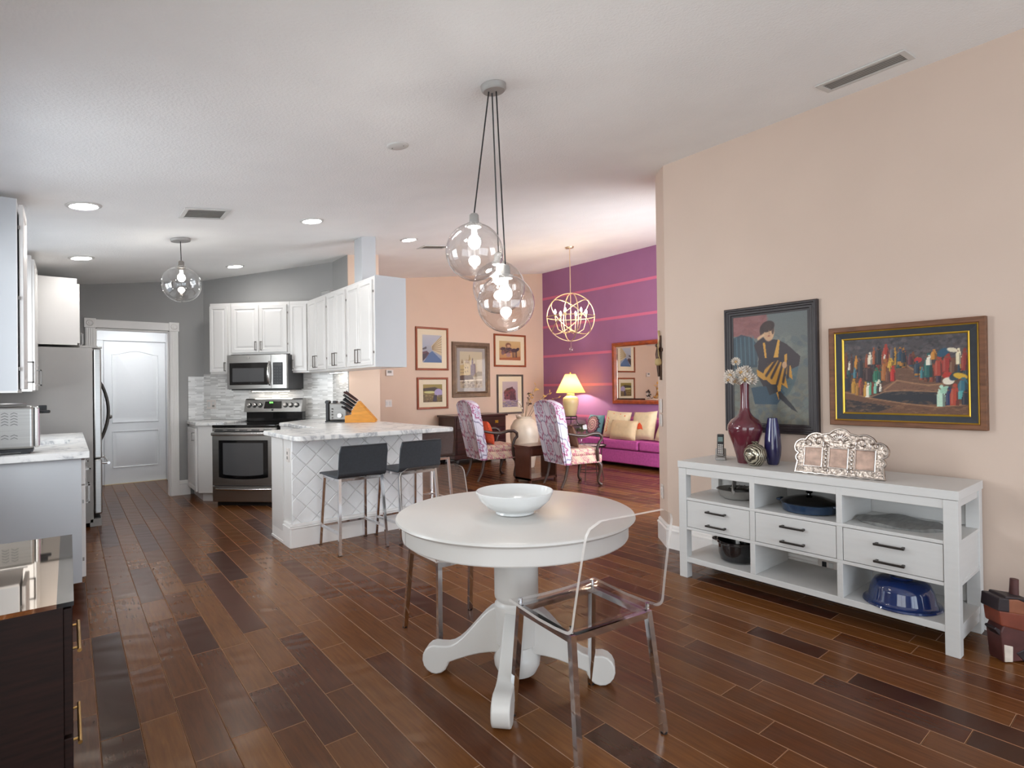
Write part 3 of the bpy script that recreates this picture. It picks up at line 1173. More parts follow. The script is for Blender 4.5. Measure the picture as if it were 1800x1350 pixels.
pe = thing('peninsula', 'white kitchen peninsula faced with diagonal square tiles', 'kitchen island', (1.43, 4.69, 0))
PWD, PH0, PH1 = 1.225, .195, .893
MB().box(0, .012, 0, PWD, .53, .893).build('body', 'cabinet_white', pe)
MB().box(.0, .003, PH0 - .01, PWD, .0125, PH1).build('grout', 'grout', pe)
MB().box(.03, .53, .10, PWD, .55, .88).build('back_panel', 'cabinet_white', pe)


def clip(poly, x0, z0, x1, z1):
    for ax, lim, sg in ((0, x0, 1), (0, x1, -1), (1, z0, 1), (1, z1, -1)):
        out = []
        for i in range(len(poly)):
            a, b2 = poly[i - 1], poly[i]
            ia, ib = sg * (a[ax] - lim) >= 0, sg * (b2[ax] - lim) >= 0
            if ia != ib:
                t = (lim - a[ax]) / (b2[ax] - a[ax])
                out.append((a[0] + t * (b2[0] - a[0]), a[1] + t * (b2[1] - a[1])))
            if ib:
                out.append(b2)
        poly = out
        if not poly:
            return []
    return poly


TS = .122
hd = TS / math.sqrt(2)
rt = random.Random(5)
for i in range(-3, 18):
    for j in range(-3, 18):
        cx, cz = (i + j) * hd - .4, PH0 - .3 + (i - j + 4) * hd
        q = hd - .003
        pl = clip([(cx - q, cz), (cx, cz - q), (cx + q, cz), (cx, cz + q)], .002, PH0, PWD - .002, PH1 - .001)
        if len(pl) < 3:
            continue
        ar = abs(sum(pl[k][0] * pl[(k + 1) % len(pl)][1] - pl[(k + 1) % len(pl)][0] * pl[k][1] for k in range(len(pl)))) / 2
        if ar < 3e-4:
            continue
        n = len(pl)
        mx_, mz_ = sum(p[0] for p in pl) / n, sum(p[1] for p in pl) / n
        ins = [(p[0] + (mx_ - p[0]) * .06, p[1] + (mz_ - p[1]) * .06) for p in pl]
        tz = -.004 - rt.random() * .003
        tl = [(rt.random() - .5) * .006 for _ in range(2)]
        vs = [(p[0], .004, p[1]) for p in pl] + [(p[0], tz + .005, p[1]) for p in pl] + [(p[0], tz + tl[0] * (p[0] - mx_) / hd + tl[1] * (p[1] - mz_) / hd, p[1]) for p in ins]
        fs = [(k, (k + 1) % n, n + (k + 1) % n, n + k) for k in range(n)] + [(n + k, n + (k + 1) % n, 2 * n + (k + 1) % n, 2 * n + k) for k in range(n)] + [tuple(2 * n + k for k in range(n))]
        MB().add(vs, fs).build('tile', 'tile_white', pe)
# skirting of the peninsula and the stepped left end
sk = MB()
for a, b2, c2 in ((.022, 0, .155), (.027, .157, .170), (.018, .172, .195)):
    sk.box(-a * .7, -a, b2, PWD + a * .7, .01, c2)
    sk.box(-a, -a * .6, b2, .02, .18, c2)
sk.build('skirting', 'trim_white', pe, bev=.003)
MB().box(-.012, .185, 0, .02, .53, .10).box(-.018, .18, .0, .0, .535, .02).build('end_plinth', 'trim_white', pe)
MB().box(-.012, .20, .10, .01, .53, .893).build('end_panel', 'cabinet_white', pe)
ol = MB().box(-.008, .05, .70, .0, .12, .815).build('outlet_plate', 'plate_white', pe, bev=.003)
for z in (.735, .775):
    MB().box(-.0105, .072, z - .012, -.007, .098, z + .012).build('socket', 'vent_dark', ol)

# --- left run: base cabinet, worktop, sink, uppers, fridge
WX = .10
bc = thing('base_cabinet', 'white base cabinet run under the sink worktop at left', 'cabinet', (.06, 4.375, 0), PI / 2)
MB().box(0, 0, .12, 2.11, .60, .893).build('body', 'cabinet_side', bc)
MB().box(.06, .07, 0, 2.11, .60, .12).build('toe_kick', 'charcoal_side', bc)
for k, (a, b2) in enumerate(((.01, .52), (.53, 1.04), (1.05, 1.57), (1.58, 2.10))):
    cab_door(bc, a, .73, b2, .88, handle=((a + b2) / 2, .80, .11, True), name='drawer', steps=[(0, .02), (0, .003), (.003, 0), (.02, 0)])
    cab_door(bc, a, .15, b2, .72, handle=(b2 - .05 if k % 2 == 0 else a + .05, .60, .12, False))
for z in (.26, .62):
    hinge(bc, .012, z)
SX0, SX1, SY0, SY1 = -.40, .005, 5.13, 5.52
o = MB()
o.box(LX + .002, 4.345, 0, WX, SY0, .04).box(LX + .002, SY1, 0, WX, 6.47, .04).box(LX + .002, SY0, 0, SX0, SY1, .04).box(SX1, SY0, 0, WX, SY1, .04)
single(o, 'worktop', 'marble', (0, 0, .895), 'white marble worktop with cut-out for the sink along the left wall', 'worktop')
sk = thing('sink', 'stainless undermount sink set into the left worktop', 'sink', ((SX0 + SX1) / 2, (SY0 + SY1) / 2, .70))
a, b2 = (SX1 - SX0) / 2, (SY1 - SY0) / 2
m = MB()
m.box(-a, -b2, 0, a, b2, .01).box(-a, -b2, .01, -a + .01, b2, .194).box(a - .01, -b2, .01, a, b2, .194).box(-a + .01, -b2, .01, a - .01, -b2 + .01, .194).box(-a + .01, b2 - .01, .01, a - .01, b2, .194)
m.build('basin', 'steel_bright', sk)
MB().lathe([(0, .002), (.03, .002), (.045, .006), (.05, .0)], (0, 0, .01), 20).build('drain', 'chrome', sk, smooth=40)

lu = thing('wall_cabinet', 'tall white wall cabinet above the toaster at the left edge', 'cabinet', (-.235, 4.372, 1.318), PI / 2, 'white raised panel wall cabinets')
h1 = ceil(-.5) - 1.318 - .004
MB().box(0, 0, 0, .38, .32, h1).build('body', 'cabinet_side', lu)
MB().box(-.003, -.002, -.012, .383, .32, 0).build('bottom_rail', 'cabinet_white', lu)
MB().box(0, -.004, 0, .012, .0, h1).build('stile', 'cabinet_white', lu)
cab_door(lu, .012, .01, .375, h1 - .03, y=-.012, handle=(.335, .12, .13, False))
for z in (.13, .55, .97):
    hinge(lu, .006, z, -.004)
lu = thing('wall_cabinet', 'tall white wall cabinet between sink window and fridge', 'cabinet', (-.235, 6.10, 1.318), PI / 2, 'white raised panel wall cabinets')
MB().box(0, 0, 0, .59, .32, h1).build('body', 'cabinet_white', lu)
cab_door(lu, .005, .01, .293, h1 - .03, handle=(.26, .12, .13, False))
cab_door(lu, .297, .01, .585, h1 - .03, handle=(.33, .12, .13, False))
lu = thing('wall_cabinet', 'deep white cabinet mounted above the fridge', 'cabinet', (.07, 6.755, 1.762), PI / 2, 'white raised panel wall cabinets')
MB().box(0, 0, 0, .92, .62, .64).build('body', 'cabinet_white', lu)
cab_door(lu, .006, .02, .457, .59, handle=(.40, .09, .12, False))
cab_door(lu, .463, .02, .914, .59, handle=(.52, .09, .12, False))

fr = thing('fridge', 'stainless steel french door fridge with grey side panel', 'fridge', (.185, 6.725, 0), PI / 2)
MB().box(0, 0, .04, .91, .70, 1.735).build('body', 'steel_side', fr, bev=.004)
for a, b2, hx, lb in ((.002, .453, .41, 1), (.457, .908, .50, -1)):
    d = MB().box(a, -.068, .66, b2, -.006, 1.73).build('door', 'steel', fr, bev=.012, seg=3)
    n = 14
    MB().tube([(hx, -.066 - .075 * math.sin(PI * i / n) ** .8, .80 + .62 * i / n) for i in range(n + 1)], .013, 10).build('handle', 'dark_pull', d, smooth=50)
d = MB().box(.002, -.068, .12, .908, -.006, .65).build('freezer_drawer', 'steel', fr, bev=.012, seg=3)
m = MB()
m.cyl((.10, -.125, .60), (.81, -.125, .60), .013, 12).cyl((.12, -.125, .60), (.12, -.06, .60), .01).cyl((.79, -.125, .60), (.79, -.06, .60), .01)
m.build('handle', 'steel_bright', d, smooth=50)
MB().box(.0, -.04, 1.735, .09, .10, 1.757).box(.0, -.075, 1.735, .07, -.04, 1.75).build('hinge_cover', 'steel_side', fr, bev=.004)
MB().box(.01, -.055, .0, .90, .0, .085).build('base_grille', 'charcoal_side', fr)
MB().box(.0, -.062, .0, .09, .03, .075).build('foot_cover', 'steel_side', fr, bev=.004)

# --- toaster on the left worktop
ts = thing('toaster', 'brushed steel long-slot toaster with chevron vents on the left worktop', 'toaster', (-.35, 4.53, .935))
MB().box(-.20, -.085, .028, .185, .085, .29).build('shell', 'steel', ts, bev=.018, seg=4)
MB().box(.185, -.075, .035, .212, .075, .285).build('end_cap', 'steel_bright', ts, bev=.012, seg=3)
MB().box(-.17, -.02, .286, .15, .02, .2925).build('slot', 'black_gloss', ts)
MB().tube([(-.17, -.045, .305), (.15, -.045, .305)], .004, 6).build('rack', 'chrome', ts)
MB().box(.205, -.035, .255, .245, .0, .292).build('lever_slide', 'black_plastic', ts, bev=.004)
MB().box(.20, -.052, .242, .262, -.02, .262).build('lever', 'black_plastic', ts, bev=.007, seg=3)
MB().box(-.19, -.08, .012, .18, .08, .03).build('base', 'black_plastic', ts)
for sx in (-.16, .125):
    for sy in (-.07, .055):
        MB().box(sx, sy - .005, 0, sx + .04, sy + .02, .03).build('foot', 'black_plastic', ts)
for i in range(8):
    for j in (0, 1, 2, 3, 4, 8, 9):
        cx, cz = .095 - i * .0415, .247 - j * .0165
        MB().add([(cx - .016, -.0856, cz - .006), (cx - .016, -.0856, cz - .003), (cx, -.0856, cz + .005), (cx, -.0856, cz + .002), (cx + .016, -.0856, cz - .006), (cx + .016, -.0856, cz - .003)],
                 [(0, 3, 2, 1), (3, 4, 5, 2)]).build('vent_slot', 'charcoal_side', ts)

# --- on the peninsula: toaster and knife block with its knives
tp = thing('toaster', 'compact steel toaster with black ends beside the knife block', 'toaster', (2.427, 6.161, .935), R(-38.8))
MB().box(-.085, -.14, .015, .12, .10, .215).build('shell', 'steel_dull', tp, bev=.02, seg=3)
MB().box(-.125, -.135, .012, -.085, .095, .21).build('end_cap', 'black_plastic', tp, bev=.012, seg=3)
MB().box(-.13, -.14, 0, .125, .10, .016).build('base', 'black_plastic', tp, bev=.005)
MB().box(-.07, -.05, .212, .10, -.02, .218).build('slot', 'black_gloss', tp)
MB().cyl((-.11, -.13, .225), (-.11, -.05, .225), .022, 16).build('lever', 'black_plastic', tp, smooth=40)
MB().box(-.045, -.13, .212, -.005, -.06, .240).build('lever_slide', 'black_plastic', tp, bev=.006)
for z in (.05, .085, .12, .15):
    MB().cyl((-.045, -.14, z), (-.045, -.152, z), .008, 12).build('button', 'dark_pull', tp)
MB().cyl((.04, -.14, .075), (.04, -.162, .075), .024, 20).build('dial', 'steel_bright', tp, smooth=40)

KB = Vector((2.395, 5.915, .935))
KR = R(-36)
kb = MB()
prof = [(0, 0), (.325, 0), (.335, .025), (.148, .238), (.072, .125), (.072, .09), (.0, .075)]
kb.prism(prof, -.06, .06, 'y')
single(kb, 'knife_block', 'knife_wood', KB, 'honey wood knife block standing on the marble worktop', 'knife block', rz=KR, bev=.004)
udir = Vector((-.83, 0, .56)).normalized()
fdir = Vector((.148 - .072, 0, .238 - .125)).normalized()
for r_, (row, count, ln, mt) in enumerate(((.93, 2, .15, 'dark_wood'), (.68, 3, .14, 'black_plastic'), (.42, 3, .125, 'black_plastic'), (.14, 4, .12, 'black_plastic'), (-.22, 4, .10, 'black_plastic'))):
    for k in range(count):
        udir = Vector((-.83, (rt.random() - .5) * .16, .56 + (rt.random() - .5) * .16)).normalized()
        base = Vector((.072, 0, .125)) + fdir * (row * .136) + Vector((0, (k + .5) / count * .105 - .0525, 0))
        base.x = max(base.x, .072)
        L = ln * (.9 + .2 * rt.random())
        kn = thing('knife', 'knife with dark handle, %s in the %s row of the honey wood block' % (('nearest', 'second', 'third', 'farthest')[k], ('top', 'second', 'third', 'fourth', 'bottom')[r_]),
                   'knife', (KB.x + math.cos(KR) * base.x - math.sin(KR) * base.y, KB.y + math.sin(KR) * base.x + math.cos(KR) * base.y, KB.z + base.z), KR, 'knives in the wood block')
        L *= 1.15
        p0, p1 = udir * .012, udir * (.012 + L)
        MB().tube([p0, p0 + udir * L * .3, p0 + udir * L * .75, p1], [.008, .0095, .0085, .011], 8, ry=.007).build('handle', mt, kn, smooth=50)
        MB().tube([udir * .001, p0 + udir * .004], .009, 8, ry=.0045).build('bolster', 'steel_bright', kn)
        MB().tube([p1, p1 + udir * .003], .009, 8, ry=.0055).build('butt_cap', 'pull_metal', kn)

# ------------------------------------------------------------------ credenza at lower left
CX, CY0, CY1, CZ = .005, 1.90, 2.79, .742
cz = thing('credenza', 'dark espresso sideboard with mirrored top and gold pulls at lower left', 'sideboard', (CX, CY0, 0), PI / 2)
CL = CY1 - CY0
MB().box(0, .02, .06, CL, .555, CZ - .012).build('body', 'espresso', cz)
MB().box(.02, .05, 0, CL - .02, .53, .06).build('plinth', 'espresso', cz)
MB().box(-.003, -.003, CZ - .012, CL + .003, .033, CZ).build('top_border', 'black_gloss', cz)
MB().box(-.003, .033, CZ - .012, CL + .003, .555, CZ).build('mirror_top', 'bronze_mirror', cz)
for z0, z1, zp in ((.07, .375, .215), (.385, .722, .50)):
    d = MB().box(.006, 0, z0, CL - .006, .02, z1).build('drawer', 'espresso', cz, bev=.002)
    m = MB().cyl((.29, -.017, zp), (.57, -.017, zp), .006, 10)
    m.build('handle', 'gold_pull', d, smooth=50)
    for a in (.32, .54):
        MB().cyl((a, -.017, zp), (a, 0, zp), .004, 8).build('handle_post', 'gold_pull', d, smooth=50)

# ------------------------------------------------------------------ counter stools


def stool(name, label, loc, rz, leather):
    t = thing(name, label, 'stool', loc, rz, 'counter stools at the peninsula')
    # bent leather shell, facing +y
    path = [(.205, .600), (.18, .606), (.0, .602), (-.12, .602)]
    n = 7
    for i in range(n + 1):
        a = PI / 2 * i / n
        path.append((-.165 - .045 * math.sin(a), .647 - .045 * math.cos(a)))
    path += [(-.222, .73), (-.235, .80), (-.246, .858)]
    P = [Vector((0, y, z)) for y, z in path]
    W, th = .205, .016
    vs, fs = [], []
    k = len(P)
    for i in range(k):
        a, b = P[max(0, i - 1)], P[min(k - 1, i + 1)]
        tg = (b - a).normalized()
        nn = Vector((0, tg.z, -tg.y))
        wd = W - (.012 if i == k - 1 else 0)
        for o_, xx in ((th / 2, -wd), (th / 2, wd), (-th / 2, wd), (-th / 2, -wd)):
            p = P[i] + nn * o_
            vs.append((xx, p.y, p.z))
    for i in range(k - 1):
        for j in range(4):
            j2 = (j + 1) % 4
            fs.append((i * 4 + j, i * 4 + j2, i * 4 + 4 + j2, i * 4 + 4 + j))
    fs += [(3, 2, 1, 0), tuple((k - 1) * 4 + j for j in range(4))]
    sh = MB().add(vs, fs).build('seat_shell', leather, t, bev=.005)
    MB().tube([(-W + .012, -.2545, .851), (W - .012, -.2545, .851)], .0022, 5).build('stitching', 'black_plastic', sh)
    MB().tube([(-W + .006, path[6][0] - .0065, path[6][1] - .0065), (W - .006, path[6][0] - .0065, path[6][1] - .0065)], .0022, 5).build('stitching', 'black_plastic', sh)
    fb = {}
    for sx in (-1, 1):
        for sy in (-1, 1):
            top = Vector((sx * .178, sy * .165 - .005, .592))
            ft = Vector((sx * .200, sy * .215 - .005, .0))
            fb[(sx, sy)] = (top, ft)
            MB().bar(ft + Vector((0, 0, .004)), top, .022).build('leg', 'chrome', t)
            MB().box(ft.x - .012, ft.y - .012, 0, ft.x + .012, ft.y + .012, .006).build('foot_pad', 'black_plastic', t)
    m = MB()
    for a, b in (((-1, -1), (1, -1)), ((-1, 1), (1, 1)), ((-1, -1), (-1, 1)), ((1, -1), (1, 1))):
        m.bar(fb[a][0] - Vector((0, 0, .012)), fb[b][0] - Vector((0, 0, .012)), .02)
    m.build('seat_frame', 'chrome', t)

    def lerp(k_, z):
        tp, ft = fb[k_]
        return ft + (tp - ft) * (z / tp.z)
    for a, b in (((-1, 1), (1, 1)), ((-1, -1), (-1, 1)), ((1, -1), (1, 1))):
        MB().bar(lerp(a, .165), lerp(b, .165), .018).build('footrest', 'chrome', t)
    return t


stool('bar_stool', 'black leather counter stool with chrome legs, nearest the peninsula corner', (1.842, 4.425, 0), R(0), 'black_leather')
stool('bar_stool', 'black leather counter stool with chrome legs behind the round table', (2.345, 4.415, 0), R(3), 'black_leather')
stool('bar_stool', 'brown leather counter stool with chrome legs at the far end of peninsula', (2.868, 5.02, 0), R(0), 'brown_leather')

# ------------------------------------------------------------------ round table and bowl
TX, TY = 1.567, 1.935
tb = thing('dining_table', 'round white pedestal dining table with scrolled feet', 'table', (TX, TY, 0), R(-3))
MB().lathe([(0, .718), (.505, .718), (.521, .723), (.530, .732), (.527, .740), (.517, .745), (0, .745)], n=96).build('tabletop', 'table_white', tb, smooth=30)
ap = MB().lathe([(.470, .648), (.496, .648), (.499, .653), (.499, .718), (.470, .718), (.470, .648)], n=96).build('apron', 'table_white', tb, smooth=30)
for a in (R(168), R(348)):
    MB().box(-.0012, -.0015, .648, .0012, .0015, .718).build('apron_joint', 'vent_dark', ap).location = (.4985 * math.cos(a), .4985 * math.sin(a), 0)
MB().lathe([(0, .018), (.055, .018), (.085, .03), (.102, .062), (.105, .09), (.097, .118), (.083, .135), (.080, .15), (.093, .16), (.096, .29), (.100, .315), (.098, .332), (.088, .343), (.087, .350), (.097, .362), (.099, .375), (.099, .648), (.20, .648), (.20, .70), (0, .70)], n=48).build('pedestal', 'table_white', tb, smooth=35)
prof = []
for i in range(11):
    t_ = i / 10
    prof.append((.07 + .25 * t_, .325 - .185 * (t_ * t_ * (3 - 2 * t_)) - .01 * t_))
for i in range(13):
    a = R(105) - R(265) * i / 12
    prof.append((.372 + .062 * math.cos(a), .066 + .0655 * math.sin(a)))
for i in range(9):
    t_ = i / 8
    prof.append((.309 - .239 * t_, .058 + .06 * math.sin(t_ * PI / 2)))
for k, a in enumerate((45, 135, 225, 315)):
    lg = MB().prism(prof, -.037, .037, 'y').build('leg', 'table_white', tb, bev=.006, smooth=30)
    lg.rotation_euler = (0, 0, R(a))
bw = MB().lathe([(0, .0), (.075, 0), (.085, .004), (.082, .012), (.12, .03), (.155, .062), (.172, .098), (.168, .101), (.150, .066), (.115, .036), (.07, .02), (0, .017)], n=64)
single(bw, 'bowl', 'porcelain', (1.531, 1.894, .7455), 'wide white porcelain bowl on the round dining table', 'bowl', smooth=45)

# ------------------------------------------------------------------ clear acrylic chairs


def acrylic_chair(label, loc, rz):
    t = thing('acrylic_chair', label, 'chair', loc, rz, 'clear acrylic chairs at the round table')
    path = [(.200, .458), (.19, .462), (.10, .458), (0, .454), (-.10, .457), (-.155, .462)]
    n = 8
    for i in range(1, n + 1):
        a = PI / 2 * .92 * i / n
        path.append((-.155 - .042 * math.sin(a), .504 - .042 * math.cos(a)))
    lx, lz = path[-1]
    m_ = 16
    for i in range(1, m_ + 1):
        q = i / m_
        path.append((lx - .058 * q - .012 * q * q, lz + .355 * q))
    P = [Vector((0, y, z)) for y, z in path]
    # cumulative length for rounded top corners
    cum = [0]
    for i in range(1, len(P)):
        cum.append(cum[-1] + (P[i] - P[i - 1]).length)
    tot = cum[-1]
    nw = 10
    th = .011
    top, bot = [], []
    for i, p in enumerate(P):
        a, b = P[max(0, i - 1)], P[min(len(P) - 1, i + 1)]
        tg = (b - a).normalized()
        nn = Vector((0, -tg.z, tg.y))
        d, r = tot - cum[i], .055
        w = .218 - .016 * max(0, (p.z - .5) / .4)
        if d < r:
            w -= r - math.sqrt(max(0, r * r - (r - d) ** 2))
        for j in range(nw + 1):
            u = -1 + 2 * j / nw
            dish = -.010 * (1 - u * u) if p.z < .5 and i < 7 else 0
            top.append((u * w, p.y + nn.y * th / 2, p.z + nn.z * th / 2 + dish))
            bot.append((u * w, p.y - nn.y * th / 2, p.z - nn.z * th / 2 + dish))
    k, q = len(P), nw + 1
    m = MB()
    o = k * q
    fs = []
    for i in range(k - 1):
        for j in range(nw):
            a = i * q + j
            fs.append((a, a + 1, a + q + 1, a + q))
            fs.append((o + a, o + a + q, o + a + q + 1, o + a + 1))
    m.add(top + bot, fs)
    m.cur = 1
    es = []
    for i in range(k - 1):
        a = i * q
        es.append((a, a + q, o + a + q, o + a))
        a = i * q + nw
        es.append((a, o + a, o + a + q, a + q))
    for j in range(nw):
        es.append((j, o + j, o + j + 1, j + 1))
        a = (k - 1) * q + j
        es.append((a, a + 1, o + a + 1, o + a))
    for f in es:
        m.f.append(f)
        m.mi.append(1)
    m.build('shell', ['acrylic', 'acrylic_edge'], t, smooth=40, recalc=False)
    cs = {}
    for sx in (-1, 1):
        for sy in (-1, 1):
            tp = Vector((sx * .185, .168 if sy > 0 else -.150, .443))
            ft = Vector((sx * .205, .205 if sy > 0 else -.205, .004))
            cs[(sx, sy)] = tp
            MB().bar(ft, tp, .023).build('leg', 'chrome', t)
            MB().cyl((ft.x, ft.y, 0), (ft.x, ft.y, .008), .013, 12).build('foot_pad', 'black_plastic', t)
            MB().cyl((tp.x, tp.y, .45), (tp.x, tp.y, .472), .008, 12).build('fixing_bolt', 'chrome', t)
    m = MB()
    for a, b in (((-1, -1), (1, -1)), ((-1, 1), (1, 1)), ((-1, -1), (-1, 1)), ((1, -1), (1, 1))):
        m.bar(cs[a] - Vector((0, 0, .012)), cs[b] - Vector((0, 0, .012)), .024)
    m.build('seat_frame', 'chrome', t)
    return t


acrylic_chair('clear acrylic chair with chrome legs in front of the round table', (1.5465, 1.493, 0), R(-6))
acrylic_chair('clear acrylic chair with chrome legs tucked in behind the round table', (1.612, 2.505, 0), R(176))

# ------------------------------------------------------------------ console table
KX0, KX1, KY0, KY1 = 3.245, 3.705, .71, 2.23
cn = thing('console_table', 'long pale grey console with open shelves and drawers on pink wall', 'console', (3.475, 1.47, 0))


def cb(name, x0, y0, z0, x1, y1, z1, mat='console_white', par=None, bev=.002):
    return MB().box(x0, y0, z0, x1, y1, z1).build(name, mat, par or cn, world=True, bev=bev)


LG = .058
cb('top', KX0 - .004, KY0 - .004, .741, KX1 + .004, KY1 + .004, .785)
for a in (KX0, KX1 - LG):
    for b in (KY0, KY1 - LG):
        cb('leg', a, b, 0, a + LG, b + LG, .739)
cb('front_rail', KX0 + .004, KY0 + LG, .695, KX0 + .024, KY1 - LG, .739)
cb('back_rail', KX1 - .024, KY0 + LG, .695, KX1 - .004, KY1 - LG, .739)
for b in (KY0 + .008, KY1 - .028):
    cb('end_rail', KX0 + LG, b, .70, KX1 - LG, b + .02, .739)
    cb('end_rail', KX0 + LG, b, .062, KX1 - LG, b + .02, .107)
    cb('end_panel', KX0 + LG, b, .325, KX1 - LG, b + .018, .524)
cb('shelf', KX0 + .004, KY0 + .004, .524, KX1 - .004, KY1 - .004, .542)
cb('shelf', KX0 + .004, KY0 + .004, .325, KX1 - .004, KY1 - .004, .343)
cb('shelf', KX0 + .004, KY0 + .004, .107, KX1 - .004, KY1 - .004, .142)
for a, b in ((1.698, 1.730), (1.210, 1.240)):
    cb('divider', KX0 + .003, a, .142, KX1 - .03, b, .325)
    cb('divider', KX0 + .003, a, .343, KX1 - .03, b, .524)
    cb('divider', KX0 + .003, a, .542, KX1 - .03, b, .739)
cb('back_panel', KX1 - .02, KY0 + LG, .543, KX1 - .012, KY1 - LG, .70)
cb('back_panel', KX1 - .02, 1.73, .142, KX1 - .012, KY1 - LG, .16)
cb('back_panel', KX1 - .02, KY0 + LG, .142, KX1 - .012, 1.21, .325)
for a, b in ((1.733, KY1 - LG - .003), (1.243, 1.695), (KY0 + LG + .003, 1.207)):
    d = cb('drawer', KX0 + .005, a, .346, KX0 + .025, b, .521)
    ym = (a + b) / 2
    for zz in (.470, .382):
        m = MB()
        m.bar((KX0 - .022, ym - .068, zz), (KX0 - .022, ym + .068, zz), .011)
        m.bar((KX0 - .022, ym - .058, zz), (KX0 + .006, ym - .058, zz), .012).bar((KX0 - .022, ym + .058, zz), (KX0 + .006, ym + .058, zz), .012)
        m.build('handle', 'dark_pull', d, bev=.0015).location = -Vector(cn.location)

CT = .7852
# phone and its charging cradle
ph = thing('telephone', 'silver and black cordless phone standing in its charging cradle', 'telephone', (3.50, 2.065, CT), R(-62))
MB().prism([(-.05, 0), (.05, 0), (.05, .012), (.045, .07), (.025, .075), (.008, .03), (-.05, .014)], -.034, .034, 'x').build('cradle', 'steel_side', ph, bev=.008, seg=3)
hs = MB().box(-.023, -.012, 0, .023, .012, .155).build('handset', 'pull_metal', ph, bev=.008, seg=3)
hs.location = (0, -.012, .022)
hs.rotation_euler = (R(-14), 0, 0)
MB().box(-.019, -.0145, .012, .019, -.0115, .148).build('faceplate', 'black_plastic', hs, bev=.003)
MB().box(-.0155, -.0155, .10, .0155, -.0138, .132).build('screen', 'screen_green', hs)
for r_ in range(5):
    for c_ in range(3):
        MB().box(-.015 + c_ * .011, -.0165, .018 + r_ * .0135, -.007 + c_ * .011, -.0138, .026 + r_ * .0135).build('key', 'plate_white' if r_ < 4 else 'steel_bright', hs)
MB().tube([(.03, .03, .01), (.05, .05, .004), (.075, .06, .003), (.10, .05, .003), (.12, .065, .003)], .0022, 6).build('cable', 'plate_white', ph, smooth=50)

VZ = Vector((3.462, 1.865, CT))
vs_ = MB().lathe([(0, 0), (.048, 0), (.05, .004), (.058, .05), (.078, .12), (.102, .19), (.110, .225), (.106, .25), (.085, .282), (.052, .305), (.036, .33), (.029, .36), (.0265, .42), (.028, .50), (.031, .527), (.027, .527), (.024, .49), (.022, .40), (0, .38)], n=48)
single(vs_, 'vase', 'red_glaze', VZ, 'tall burgundy glazed vase with long neck holding dried flowers', 'vase', smooth=50)
bv = MB().lathe([(0, 0), (.030, 0), (.036, .01), (.048, .06), (.0515, .11), (.048, .17), (.040, .23), (.032, .28), (.030, .297), (.026, .297), (.028, .27), (0, .25)], n=40)
single(bv, 'vase', 'blue_glaze', (3.512, 1.708, CT), 'slim cobalt blue glazed vase beside the ornate silver frame', 'vase', smooth=50)
rv = MB().lathe([(0, 0), (.028, 0), (.04, .008), (.06, .035), (.0685, .07), (.062, .105), (.04, .130), (.016, .138), (.012, .142), (.022, .150), (.018, .152), (.008, .142), (0, .14)], n=40)
single(rv, 'vase', 'swirl_silver', (3.377, 1.755, CT), 'small round silver swirled vase in front of the burgundy one', 'vase', smooth=50)


def seed_head(m, c, r, n, rng, droop=.2):
    for i in range(n):
        z = 1 - 2 * (i + .5) / n * .95
        a = i * 2.39996
        q = math.sqrt(max(0, 1 - z * z))
        d = Vector((q * math.cos(a), q * math.sin(a), z + droop)).normalized()
        e = Vector(c) + d * r
        s1 = d.orthogonal().normalized() * r * .11
        s2 = d.cross(s1).normalized() * r * .11
        b = Vector(c) + d * r * .25
        mid = Vector(c) + d * r * .72
        m.add([b, mid + s1, mid - s1, mid + s2, mid - s2, e], [(0, 1, 3), (0, 3, 2), (0, 2, 4), (0, 4, 1), (5, 3, 1), (5, 2, 3), (5, 4, 2), (5, 1, 4)])


rf = random.Random(3)
right = Vector((math.cos(YAW), -math.sin(YAW), 0))
away = Vector((math.sin(YAW), math.cos(YAW), 0))
heads = [(-.046, .665, .02, .034, 'cup-shaped dried flower standing tallest above the burgundy vase'),
         (-.025, .593, -.01, .042, 'spiky round dried flower left of centre above the burgundy vase'),
         (.022, .60, .03, .046, 'spiky round dried flower right of centre above the burgundy vase'),
         (-.095, .575, .0, .044, 'drooping dried flower at the left of the burgundy vase'),
         (-.118, .545, -.03, .034, 'lowest dried flower hanging farthest left of the burgundy vase'),
         (-.008, .548, -.03, .05, 'dried flower directly over the mouth of the burgundy vase'),
         (.042, .545, .0, .05, 'dried flower spilling over the right of the burgundy vase'),
         (-.055, .535, .02, .032, 'small dried flower left of the burgundy vase mouth')]
for hx, hz, hy, hr, lb in heads:
    f = thing('dried_flower', lb, 'flower', (VZ.x, VZ.y, CT + .44), 0, 'dried flowers in the burgundy vase')
    c = right * hx + away * hy + Vector((0, 0, hz - .44))
    a = right * hx * .08
    MB().tube([a, a + Vector((0, 0, .07)) + right * hx * .1, c * .6 + Vector((0, 0, .03)), c], .0022, 6).build('stem', 'stem_tan', f, smooth=60)
    m = MB()
    seed_head(m, c, hr, 46, rf)
    m.build('flower_head', 'dried_flower', f)
    MB().sphere(c, hr * .32, 10, 6).build('flower_heart', 'gold_leaf', f, smooth=60)

# ornate silver triple frame leaning back on the console
sf = thing('photo_frame', 'ornate silver scalloped frame with three photo openings', 'photo frame', (3.292, 1.478, CT + .002), R(-90 + 2.5))
out = []


def arc(cx, cz, r, a0, a1, n=8):
    for i in range(n + 1):
        a = R(a0 + (a1 - a0) * i / n)
        out.append((cx + r * math.cos(a), cz + r * math.sin(a)))


